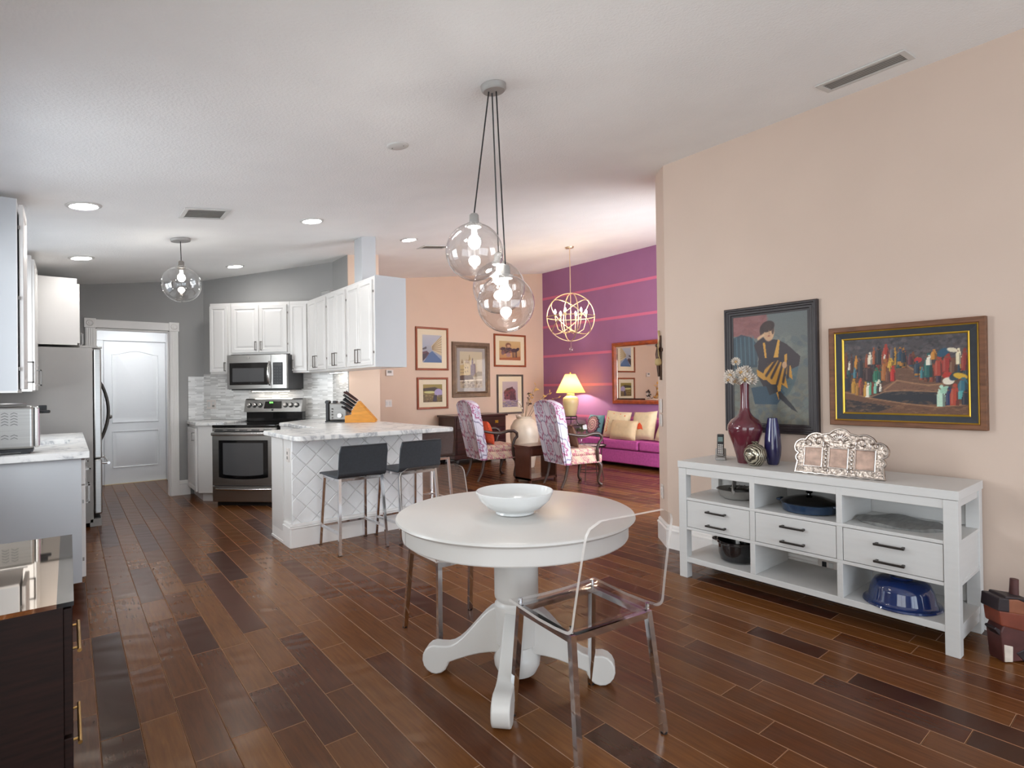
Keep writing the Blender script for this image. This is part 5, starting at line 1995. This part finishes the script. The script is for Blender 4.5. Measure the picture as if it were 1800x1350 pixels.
CH = R(-131.4)
sock = [('socket', 0, .02, .032, .026, 'vent_white'), ('socket', 0, -.02, .032, .026, 'vent_white')]
plate('light_switch', 'white light switch directly below the crucifix on the corner wall', 'switch', (3.853, 2.803, 1.13), CH, .075, .115, [('rocker', 0, 0, .034, .066, 'vent_white')])
plate('light_switch', 'white light switch plate lower on the corner wall', 'switch', (3.853, 2.803, 1.01), CH, .075, .10, [('rocker', 0, 0, .034, .06, 'vent_white')])
plate('wall_outlet', 'white wall outlet low on the corner wall behind the clear chair', 'outlet', (3.853, 2.803, .42), CH, .07, .115, sock)
plate('wall_outlet', 'white wall outlet behind the lower middle shelf of the console', 'outlet', (PX - .0245, 1.47, .158), -PI / 2, .115, .07, [('socket', -.02, 0, .026, .032, 'black_plastic'), ('socket', .02, 0, .026, .032, 'vent_white')])
plate('wall_outlet', 'white outlet plate on the mosaic splashback left of the range', 'outlet', diag(-.93, -.012, 1.13), -PI / 4, .12, .115, [('socket', .03, .02, .03, .026, 'vent_white'), ('socket', .03, -.02, .03, .026, 'vent_dark'), ('rocker', -.03, 0, .034, .066, 'vent_white')])
plate('light_switch', 'white double light switch on the far wall under the thermostat', 'switch', (4.106, FY, 1.063), 0, .12, .12, [('rocker', -.028, 0, .034, .066, 'vent_white'), ('rocker', .028, 0, .034, .066, 'vent_white')])
th = thing('thermostat', 'small white thermostat with dark screen on the far wall', 'thermostat', (4.123, FY, 1.565))
MB().box(-.065, -.028, -.05, .065, -.0005, .05).build('case', 'plate_white', th, bev=.008)
MB().box(-.04, -.03, -.005, .03, -.0275, .035).build('screen', 'vent_dark', th)

cx_ = thing('crucifix', 'dark bronze crucifix figure with straw palm hung on corner wall', 'crucifix', (3.842, 2.790, 1.345), CH)
MB().box(-.012, -.014, 0, .018, -.001, .37).build('upright', 'bronze_cross', cx_, bev=.003)
MB().box(-.06, -.014, .235, .062, -.001, .262).build('crossbar', 'bronze_cross', cx_, bev=.003)
MB().tube([(0, -.022, .03), (.004, -.026, .10), (.0, -.028, .17), (-.002, -.028, .215), (0, -.026, .25), (.0, -.028, .275)], [.009, .013, .016, .020, .016, .008], 10).sphere((0, -.034, .288), .015, 10, 8).tube([(-.058, -.022, .272), (-.02, -.026, .245), (.02, -.026, .245), (.058, -.022, .272)], .006, 8).build('figure', 'bronze_cross', cx_, smooth=60)
MB().lathe([(.018, .12), (.030, .135), (.027, .17), (.018, .18)], (0, -.024, 0), 12).build('drape', 'palm_straw', cx_, smooth=60)
MB().tube([(.006, -.012, .35), (.02, -.03, .29), (.045, -.03, .20), (.075, -.02, .14)], [.003, .006, .005, .002], 6).tube([(.006, -.012, .35), (-.005, -.018, .41)], [.006, .010], 6).build('palm_leaf', 'palm_straw', cx_, smooth=60)

# ------------------------------------------------------------------ ceiling fittings
TILT = -math.atan(.1434)


def on_ceiling(x, y, dz=0.0):
    return (x, y, ceil(x) + dz)


for (x, y, lb) in ((.087, 4.62, 'recessed ceiling light nearest the tall left wall cabinet'), (.101, 6.43, 'recessed ceiling light over the fridge end of the kitchen'),
                   (1.518, 6.99, 'recessed ceiling light over the range'), (1.656, 4.80, 'recessed ceiling light over the peninsula corner'), (2.956, 5.46, 'recessed ceiling light right of the boxed post')):
    t = thing('recessed_light', lb, 'ceiling light', on_ceiling(x, y), 0, 'recessed ceiling lights')
    t.rotation_euler = (0, TILT, 0)
    MB().lathe([(.072, -.002), (.080, -.010), (.098, -.006), (.100, -.0005), (.072, -.0005)], n=32).build('trim_ring', 'vent_white', t, smooth=50)
    MB().lathe([(0, -.004), (.072, -.004), (.072, -.0015), (0, -.0015)], n=32).build('lens', 'downlight_glow', t)


def vent(label, x, y, w, d, along, slats):
    t = thing('air_vent', label, 'air vent', on_ceiling(x, y))
    t.rotation_euler = (0, TILT, 0)
    b = .03
    m = MB()
    m.box(-w / 2, -d / 2, -.008, w / 2, -d / 2 + b, -.001).box(-w / 2, d / 2 - b, -.008, w / 2, d / 2, -.001)
    m.box(-w / 2, -d / 2 + b, -.008, -w / 2 + b, d / 2 - b, -.001).box(w / 2 - b, -d / 2 + b, -.008, w / 2, d / 2 - b, -.001)
    m.build('frame', 'vent_white', t, bev=.002)
    MB().box(-w / 2 + b, -d / 2 + b, -.0018, w / 2 - b, d / 2 - b, -.0006).build('duct', 'vent_dark', t)
    for i in range(slats):
        q = (i + .5) / slats
        if along == 'x':
            yy = -d / 2 + b + (d - 2 * b) * q
            MB().add([(-w / 2 + b, yy - .011, -.007), (w / 2 - b, yy - .011, -.007), (w / 2 - b, yy + .009, -.005), (-w / 2 + b, yy + .009, -.005)], [(0, 1, 2, 3), (3, 2, 1, 0)]).build('slat', 'vent_white', t, recalc=False)
        else:
            xx = -w / 2 + b + (w - 2 * b) * q
            MB().add([(xx + .009, -d / 2 + b, -.006), (xx + .009, d / 2 - b, -.006), (xx - .002, d / 2 - b, -.005), (xx - .002, -d / 2 + b, -.005)], [(0, 1, 2, 3), (3, 2, 1, 0)]).build('slat', 'vent_white', t, recalc=False)


vent('square white air vent in the kitchen ceiling near the globe pendant', .815, 4.70, .31, .29, 'x', 7)
vent('long white air vent with grey slats in the ceiling by the pink wall', 3.452, 1.14, .19, .44, 'y', 5)
vent('small white air vent in the far ceiling near the partition', 3.50, 5.85, .36, .2, 'x', 5)
t = thing('ceiling_cover', 'round white blank cover plate with two screws on the ceiling', 'cover plate', on_ceiling(1.542, 2.976))
t.rotation_euler = (0, TILT, 0)
MB().lathe([(0, -.008), (.055, -.008), (.064, -.004), (.066, -.0005), (0, -.0005)], n=32).build('cover', 'vent_white', t, smooth=40)
for a in (-1, 1):
    MB().cyl((a * .022, a * -.03, -.0105), (a * .022, a * -.03, -.007), .004, 10).build('screw', 'vent_dark', t)


def globe(parent, c, r, cord_from, socket='steel_side', lit='bulb'):
    """clear glass ball with neck, socket, bulb and cord; c is relative to the parent"""
    c = Vector(c)
    prof = []
    a0 = math.asin(.038 / r)
    for i in range(25):
        a = a0 + (PI - a0) * i / 24
        prof.append((r * math.sin(a), r * math.cos(a)))
    prof = [(.036, r * math.cos(a0) + .006)] + prof
    prof[-1] = (0, -r)
    g = MB().shell(prof, c, 40).build('glass_globe', 'clear_glass', parent, smooth=60)
    top = c + Vector((0, 0, r * math.cos(a0)))
    MB().lathe([(0, -.012), (.034, -.012), (.036, .004), (.024, .008), (.022, .045), (.016, .052), (.006, .056), (0, .056)], top, 20).build('socket', socket, parent, smooth=40)
    MB().lathe([(0, -.055), (.016, -.051), (.028, -.036), (.031, -.02), (.027, -.002), (.014, .014), (.012, .03), (.012, .045), (0, .045)], c + Vector((0, 0, r * .5)), 18).build('bulb', lit, parent, smooth=60)
    MB().tube([top + Vector((0, 0, .05)), cord_from], .0035, 8).build('cord', 'black_plastic', parent)
    return g


pc = thing('pendant_cluster', 'cluster of three clear glass globe pendants over the round table', 'pendant lamp', (1.611, 2.117, ceil(1.611)))
can = MB().lathe([(0, -.030), (.052, -.030), (.06, -.022), (.062, -.001), (0, -.001)], n=32).build('canopy', 'steel_side', pc, smooth=40)
can.rotation_euler = (0, TILT, 0)
CP = Vector(pc.location)
for gc, co in (((1.533, 2.180, 1.955), (-.018, .012, -.03)), ((1.648, 2.087, 1.704), (.012, -.008, -.03)), ((1.79, 2.325, 1.832), (.005, .016, -.03))):
    globe(pc, Vector(gc) - CP, .139, Vector(co))
pk = thing('pendant_lamp', 'single clear glass globe pendant hanging in the kitchen', 'pendant lamp', (.776, 5.589, ceil(.776)))
can = MB().lathe([(0, -.022), (.075, -.022), (.078, -.018), (.08, -.001), (0, -.001)], n=32).build('canopy', 'steel_side', pk, smooth=40)
can.rotation_euler = (0, TILT, 0)
globe(pk, Vector((.78, 5.585, 2.243)) - Vector(pk.location), .157, Vector((0, 0, -.02)), 'pull_metal', lit='bulb_soft')

chn = thing('chandelier', 'gold orb ring chandelier with candle bulbs in the living room', 'chandelier', (5.765, 5.771, ceil(5.765)))
cc = Vector((5.768, 5.768, 2.322)) - Vector(chn.location)
can = MB().lathe([(0, -.025), (.06, -.022), (.065, -.001), (0, -.001)], n=24).build('canopy', 'chandelier_metal', chn, smooth=40)
can.rotation_euler = (0, TILT, 0)
MB().tube([(0, 0, -.02), cc + Vector((0, 0, .70))], .006, 8).build('chain', 'chandelier_metal', chn)
MB().tube([cc + Vector((0, 0, .70)), cc + Vector((0, 0, -.22))], .007, 8).build('rod', 'chandelier_metal', chn)
RO = .352


def hoop(nrm, rr=RO):
    nrm = Vector(nrm).normalized()
    a = nrm.orthogonal().normalized()
    b = nrm.cross(a)
    MB().tube([cc + (a * math.cos(2 * PI * i / 56) + b * math.sin(2 * PI * i / 56)) * rr for i in range(56)], .0075, 6, closed=True).build('ring', 'chandelier_metal', chn, smooth=60)


vw = away
hoop(vw)
hoop((0, 0, 1))
hoop(right * .97 + away * .2)
hoop(right * .62 + Vector((0, 0, .75)) + away * .28)
hoop(right * -.62 + Vector((0, 0, .75)) + away * .28)
MB().sphere(cc + Vector((0, 0, -.20)), .028, 14, 10).build('hub', 'chandelier_metal', chn, smooth=60)
for k in range(6):
    a = 2 * PI * k / 6 + .45
    d = Vector((math.cos(a), math.sin(a), 0))
    pts = [cc + Vector((0, 0, -.20)), cc + d * .10 + Vector((0, 0, -.235)), cc + d * .19 + Vector((0, 0, -.18)), cc + d * .225 + Vector((0, 0, -.06)), cc + d * .23 + Vector((0, 0, .0))]
    ar = MB().tube(pts, .006, 8).build('arm', 'chandelier_metal', chn, smooth=60)
    MB().lathe([(0, 0), (.013, 0), (.013, .045), (0, .045)], cc + d * .23, 12).build('candle_sleeve', 'lamp_cream', ar)
    MB().lathe([(0, .045), (.010, .05), (.016, .07), (.012, .095), (0, .115)], cc + d * .23, 12).build('bulb', 'candle', ar, smooth=60)
MB().sphere(cc + Vector((0, 0, -.475)), .035, 12, 8).build('crystal_ball', 'clear_glass', chn)
MB().tube([cc + Vector((0, 0, -.44)), cc + Vector((0, 0, -.352))], .002, 5).build('drop_wire', 'chandelier_metal', chn)

# ------------------------------------------------------------------ living room


def pillow_mesh(w, h, t, n=14):
    m = MB()
    vs, fs = [], []
    for side in (-1, 1):
        for j in range(n + 1):
            for i in range(n + 1):
                u, v = -1 + 2 * i / n, -1 + 2 * j / n
                pin = 1 - .07 * (1 - abs(u * v)) * (abs(u) ** 6 + abs(v) ** 6)
                th = (max(0, 1 - u ** 4) * max(0, 1 - v ** 4)) ** .55
                vs.append((u * w / 2 * pin, side * t / 2 * th, v * h / 2 * pin + h / 2))
    q = (n + 1) ** 2
    for j in range(n):
        for i in range(n):
            a = j * (n + 1) + i
            fs.append((a, a + 1, a + n + 2, a + n + 1))
            fs.append((q + a, q + a + n + 1, q + a + n + 2, q + a + 1))
    m.add(vs, fs)
    return m


def pillow(label, loc, rz, w, h, t, mat, tilt=-14, roll=0, group='throw pillows on the purple sofa', motif=None):
    o = pillow_mesh(w, h, t).build('throw_pillow', mat, smooth=70)
    o.location = loc
    o.rotation_euler = (R(tilt), R(roll), rz)
    tag(o, label, 'pillow', group)
    m = MB().tube([(a * w / 2 * .985, 0, b * h / 2 * .985 + h / 2) for a, b in ((-1, -1), (0, -.94), (1, -1), (.94, 0), (1, 1), (0, .94), (-1, 1), (-.94, 0))], .006, 6, closed=True)
    m.build('piping', mat, o, smooth=60)
    if motif:
        motif(o, w, h, t)
    return o


sofa = thing('sofa', 'purple upholstered three-seat sofa under the wall mirror', 'sofa', (7.2, 5.62, 0))


def sb(name, x0, y0, z0, x1, y1, z1, bev, mat='sofa_fabric', par=None):
    return MB().box(x0, y0, z0, x1, y1, z1).build(name, mat, par or sofa, world=True, bev=bev, seg=4)


SY = (4.55, 5.45, 6.18, 6.92)
sb('base', 6.90, 4.50, .06, 7.44, 6.98, .275, .02)
sb('back', 7.30, 4.50, .275, 7.52, 6.98, .74, .07)
sb('arm', 6.93, 6.985, .06, 7.50, 7.10, .50, .05)
sb('arm', 6.93, 4.36, .06, 7.50, 4.495, .56, .05)
for a, b in zip(SY[:-1], SY[1:]):
    c = sb('seat_cushion', 6.875, a + .006, .282, 7.36, b - .006, .43, .035)
    MB().tube([(6.885, a + .025, .418), (6.885, b - .025, .418)], .006, 6).build('piping', 'sofa_fabric', c, smooth=60).location = -Vector(sofa.location)
for a in (4.6, 6.9):
    for b in (6.96, 7.42):
        MB().cyl((b, a, 0), (b, a, .06), .022, 12, .028).build('foot', 'espresso', sofa, world=True)


def flamingo(o, w, h, t):
    m = MB()
    m.prism([(-.08, .23), (-.02, .27), (.03, .22), (.06, .15), (.02, .17), (-.04, .16), (-.07, .19)], -t / 2 - .004, -t / 2 + .012, 'y')
    m.build('appliqued_bird', 'orange_fabric', o)


def sprig(o, w, h, t):
    m = MB()
    for k in range(5):
        m.tube([(-.16 + .01 * k, -t / 2 * .86, .08 + .05 * k), (-.13, -t / 2 * .93, .10 + .05 * k), (-.155, -t / 2 * .88, .13 + .05 * k)], .006, 5)
    for k in range(7):
        m.sphere((-.1 + .045 * k, -t / 2 * .78, .385 + .012 * math.sin(k * 2)), .012, 8, 5, 1, .4, 1)
    m.build('embroidery', 'orange_fabric', o)


SR = -PI / 2
pillow('dark pillow with pink round medallion at the far end of sofa', (7.13, 6.62, .432), SR - .15, .40, .38, .15, 'medallion_pillow', -16)
pillow('cream pillow with embroidered coral edge next to the medallion pillow', (7.105, 6.12, .432), SR + .05, .50, .46, .16, 'cream_fabric', -16, 3, motif=sprig)
pillow('plain beige oblong pillow in the middle of the sofa', (6.965, 5.84, .432), SR - .02, .54, .32, .15, 'beige_fabric', -16)
pillow('cream pillow with red bird at the right part of sofa', (7.10, 5.54, .432), SR - .08, .48, .47, .16, 'cream_fabric', -16, -4, motif=flamingo)
pillow('cream pillow partly hidden by the pink corner wall', (7.03, 5.05, .432), SR - .1, .44, .36, .16, 'cream_fabric', -22, 6)


def armchair(label, loc, rz):
    t = thing('armchair', label, 'armchair', loc, rz, 'tall patterned armchairs facing the sofa')
    # tall back with rounded top, leaning away from the seat (chair faces +x)
    wd = .29
    outl = [(-wd + .03, .30), (wd - .03, .30), (wd, .80), (wd, 1.0)]
    for i in range(11):
        a = PI * i / 10
        outl.append((wd * .99 * math.cos(a), 1.03 + .10 * math.sin(a)))
    outl += [(-wd, 1.0), (-wd, .80)]
    n = len(outl)
    cy, czz = 0, .72

    def sh(z):
        return -.20 * max(0, z - .30)
    vs, fs = [], []
    for xo, k in ((-.075, .95), (-.085, .985), (-.06, 1.0), (.02, 1.0), (.045, .97), (.05, .9)):
        vs += [(xo + sh(z) + .02, y * k, czz + (z - czz) * (k + 1) / 2) for y, z in outl]
    for r_ in range(5):
        for i in range(n):
            j = (i + 1) % n
            fs.append((r_ * n + i, r_ * n + j, r_ * n + n + j, r_ * n + n + i))
    fs += [tuple(range(n))[::-1], tuple(5 * n + i for i in range(n))]
    bk = MB().add(vs, fs).build('backrest', 'damask_back', t, smooth=50)
    m = MB().tube([(-.06 + sh(z) + .02, y * 1.005, z) for y, z in outl], .006, 6, closed=True)
    m.build('piping', 'damask_back', bk, smooth=60)
    MB().box(.03, -.275, .30, .50, .275, .41).build('seat_rail', 'damask_seat', t, bev=.02, seg=3)
    MB().box(.02, -.265, .40, .49, .265, .50).build('seat_cushion', 'damask_seat', t, bev=.045, seg=4)
    for s_ in (-1, 1):
        MB().tube([(-.02, s_ * .285, .70), (.10, s_ * .295, .675), (.22, s_ * .30, .665), (.33, s_ * .305, .69), (.42, s_ * .305, .69), (.47, s_ * .305, .655), (.475, s_ * .30, .605), (.44, s_ * .295, .57), (.415, s_ * .29, .50), (.42, s_ * .285, .40), (.43, s_ * .28, .33)],
                  [.016, .020, .023, .022, .022, .022, .021, .019, .020, .022, .02], 10).build('arm', 'chair_wood', t, smooth=60)
        MB().tube([(.45, s_ * .235, .32), (.485, s_ * .25, .27), (.49, s_ * .25, .20), (.465, s_ * .24, .11), (.455, s_ * .24, .06), (.475, s_ * .245, .025), (.50, s_ * .25, .012)], [.032, .034, .028, .019, .016, .02, .022], 10).build('leg', 'chair_wood', t, smooth=60)
        MB().tube([(.0, s_ * .23, .32), (-.015, s_ * .23, .22), (-.04, s_ * .23, .12), (-.10, s_ * .23, .008)], [.022, .021, .019, .016], 10).build('leg', 'chair_wood', t, smooth=60)
    return t


AR = R(-13)
armchair('tall pink and lilac patterned armchair near the dark chest, orange pillow on seat', (4.525, 6.415, 0), AR)
armchair('tall pink and lilac patterned armchair closest to the dining table', (5.013, 5.272, 0), AR)
pillow('bright orange pillow leaning in the left patterned armchair', (4.69, 6.385, .505), AR + PI / 2, .40, .34, .14, 'orange_fabric', -18, group='pillows on the armchairs')
pillow('dark brown pillow leaning in the nearer patterned armchair', (5.195, 5.21, .505), AR + PI / 2, .34, .30, .12, 'brown_fabric', -18, group='pillows on the armchairs')

# dark chest of drawers against the far wall
ch = thing('chest_of_drawers', 'dark mahogany chest of drawers below the far wall pictures', 'chest', (5.56, 8.02, 0))
MB().box(-.54, -.25, .10, .54, .27, .80).build('body', 'dark_wood', ch, bev=.006)
MB().box(-.57, -.28, .80, .57, .28, .835).build('top', 'dark_wood', ch, bev=.008)
MB().box(-.56, -.27, .10, .56, .275, .17).build('plinth_moulding', 'dark_wood', ch, bev=.012)
for k in range(3):
    z0 = .19 + k * .205
    d = MB().box(-.51, -.268, z0, .51, -.25, z0 + .19).build('drawer', 'dark_wood', ch, bev=.005)
    for a in (-.32, .32):
        MB().box(a - .035, -.274, z0 + .075, a + .035, -.267, z0 + .125).build('escutcheon', 'gilt', d, bev=.003)
        MB().tube([(a - .028, -.275, z0 + .105), (a - .02, -.29, z0 + .085), (a + .02, -.29, z0 + .085), (a + .028, -.275, z0 + .105)], .005, 6).build('bail_pull', 'gilt', d, smooth=60)
for a in (-.50, .50):
    for b in (-.23, .22):
        MB().lathe([(0, 0), (.035, 0), (.05, .03), (.055, .07), (.03, .10), (0, .10)], (a, b, 0), 14).build('foot', 'black_plastic', ch, smooth=60)

# end table between the two armchairs
et = thing('end_table', 'polished brown wooden end table between the two armchairs', 'table', (5.10, 5.82, 0), R(0))
MB().box(-.27, -.17, .475, .27, .17, .50).build('top', 'brown_wood', et, bev=.004)
MB().box(-.25, -.155, .36, .25, .155, .475).build('drawer_case', 'brown_wood', et)
d = MB().box(-.21, -.165, .375, .21, -.155, .465).build('drawer', 'brown_wood', et, bev=.003)
MB().sphere((0, -.175, .42), .012, 10, 8).build('knob', 'gilt', d, smooth=60)
MB().box(-.25, -.155, .03, -.225, .155, .36).build('side_panel', 'brown_wood', et)
MB().box(.225, -.155, .03, .25, .155, .36).build('side_panel', 'brown_wood', et)
MB().box(-.25, -.155, .03, .25, .155, .06).build('bottom_shelf', 'brown_wood', et)
for a in (-.235, .235):
    for b in (-.14, .14):
        MB().box(a - .015, b - .015, 0, a + .015, b + .015, .03).build('foot', 'brown_wood', et)

# lamp on a small table in the corner
lt = thing('side_table', 'small dark table carrying the cream lamp beside the sofa', 'table', (7.2, 7.36, 0))
MB().box(-.25, -.22, .57, .25, .22, .60).build('top', 'dark_wood', lt, bev=.004)
for a in (-.22, .22):
    for b in (-.19, .19):
        MB().bar((a, b, 0), (a, b, .57), .035).build('leg', 'dark_wood', lt)
lp = thing('table_lamp', 'cream ginger-jar lamp with lit yellow shade on black stand', 'lamp', (7.2, 7.23, .601))
st_ = MB()
for k in range(4):
    a = PI / 4 + k * PI / 2
    c_, s_ = math.cos(a), math.sin(a)
    st_.tube([(c_ * .15, s_ * .15, .006), (c_ * .115, s_ * .115, .03), (c_ * .10, s_ * .10, .09), (c_ * .105, s_ * .105, .155)], .009, 6)
st_.tube([(.105 * math.cos(2 * PI * i / 24), .105 * math.sin(2 * PI * i / 24), .155) for i in range(24)], .008, 6, closed=True)
st_.tube([(.10 * math.cos(2 * PI * i / 24), .10 * math.sin(2 * PI * i / 24), .10) for i in range(24)], .006, 6, closed=True)
st_.build('stand', 'iron', lp, smooth=60)
MB().lathe([(0, .16), (.085, .16), (.095, .17), (.115, .26), (.142, .38), (.147, .44), (.135, .49), (.09, .525), (.072, .535), (.075, .56), (.07, .575), (0, .575)], n=36).build('base', 'lamp_cream', lp, smooth=50)
MB().shell([(.268, .588), (.095, .925)], n=48).build('shade', 'lamp_shade_cloth', lp, smooth=60)
MB().cyl((0, 0, .575), (0, 0, .94), .006, 8).sphere((0, 0, .95), .016, 10, 8).build('finial', 'gilt', lp, smooth=60)
MB().sphere((0, 0, .72), .032, 14, 10).build('bulb', 'lamp_bulb', lp, smooth=60)

# wire side table with footed glass bowl
wt_ = thing('wire_table', 'small round wire-legged table with patterned top by the near armchair', 'table', (5.765, 5.40, 0))
MB().lathe([(0, .452), (.205, .452), (.215, .458), (.22, .475), (.214, .475), (.208, .463), (0, .463)], n=40).build('tray', 'iron', wt_, smooth=40)
MB().lathe([(0, .4635), (.205, .4635), (.205, .4645), (0, .4645)], n=40).build('tray_inlay', 'tray_pattern', wt_)
for k in range(4):
    a = k * PI / 2 + .3
    MB().tube([(.17 * math.cos(a), .17 * math.sin(a), .452), (.16 * math.cos(a), .16 * math.sin(a), .25), (.19 * math.cos(a), .19 * math.sin(a), .0)], .006, 6).build('leg', 'iron', wt_)
MB().tube([(.165 * math.cos(2 * PI * i / 28), .165 * math.sin(2 * PI * i / 28), .10) for i in range(28)], .005, 6, closed=True).build('hoop', 'iron', wt_)
gb = thing('terrarium', 'footed clear glass bowl holding green succulents on the wire table', 'terrarium', (5.655, 5.485, .466))
MB().shell([(0, .0), (.07, .002), (.06, .015), (.022, .05), (.022, .09), (.05, .105), (.10, .135), (.138, .185), (.147, .24), (.138, .30), (.11, .345), (.085, .365)], n=40).build('bowl', 'clear_glass', gb, smooth=60)
MB().lathe([(0, .108), (.05, .112), (.09, .135), (.112, .158), (.06, .165), (0, .168)], n=28).build('pebbles', 'speckle', gb, smooth=60)
rg_ = random.Random(11)
for k in range(16):
    a, q = rg_.random() * 2 * PI, rg_.random() * .08
    c_ = Vector((q * math.cos(a), q * math.sin(a), .16 + .03 * rg_.random()))
    m = MB()
    for j in range(7):
        b = j * 2 * PI / 7 + k
        d = Vector((math.cos(b) * .6, math.sin(b) * .6, 1)).normalized()
        s_ = d.orthogonal().normalized() * .013
        m.add([c_, c_ + d * .045 + s_, c_ + d * .045 - s_, c_ + d * .085], [(0, 1, 3), (0, 3, 2), (0, 2, 1), (1, 2, 3)])
    m.build('succulent', 'leaf_green', gb)

# tall white jar with dried branches behind the near armchair
jr = MB().lathe([(0, 0), (.15, 0), (.16, .02), (.20, .25), (.235, .50), (.225, .66), (.17, .76), (.12, .79), (.13, .82), (.115, .825), (.10, .78), (0, .70)], n=40)
single(jr, 'floor_jar', 'white_jar', (5.80, 6.90, 0), 'tall white painted floor jar behind the near armchair', 'jar', smooth=50)
JB = Vector((5.80, 6.90, .70))
for k, (dx, dz, kind, lb) in enumerate(((.42, .50, 'gold_leaf', 'dried branch with golden leaves reaching right above the armchair'), (.20, .62, 'gold_leaf', 'upright dried branch with golden leaves behind the armchair'),
                                        (.55, .42, 'gold_leaf', 'low dried branch with golden leaves farthest right'), (-.13, .12, 'blossom', 'drooping twig of pale blossoms left of the armchair'), (-.10, .38, 'blossom', 'short upright twig of pale blossoms in the jar'),
                                        (.12, .50, 'chair_wood', 'dark brown dried leaf spray above the armchair back'))):
    br = thing('dried_branch', lb, 'branch', tuple(JB), 0, 'dried branches in the floor jar')
    e = right * dx + Vector((0, 0, dz)) + away * .05 * (k - 2)
    pts = [Vector((0, 0, 0)), e * .35 + Vector((0, 0, .12)), e * .75 + Vector((0, 0, .07)), e]
    MB().tube(pts, [.008, .006, .005, .003], 6).build('stem', 'stem_tan', br, smooth=60)
    for j in range(11):
        f_ = .45 + .55 * j / 10
        c_ = e * f_ + Vector((0, 0, .09 * (1 - f_)))
        d = Vector((rg_.random() - .5, rg_.random() - .5, rg_.random() - .2)).normalized()
        L = .075 if kind != 'blossom' else .03
        s_ = d.orthogonal().normalized() * L * .32
        w_ = d.cross(s_).normalized() * L * .08
        m = MB()
        if kind == 'blossom':
            m.sphere(c_ + d * .03, .014, 8, 6)
        else:
            m.add([c_, c_ + d * L * .5 + s_ + w_, c_ + d * L * .5 - s_ + w_, c_ + d * L, c_ + d * L * .5 - w_], [(0, 1, 4), (0, 4, 2), (1, 3, 4), (4, 3, 2), (0, 2, 3, 1)])
        m.build('leaf' if kind != 'blossom' else 'flower_bud', kind, br)
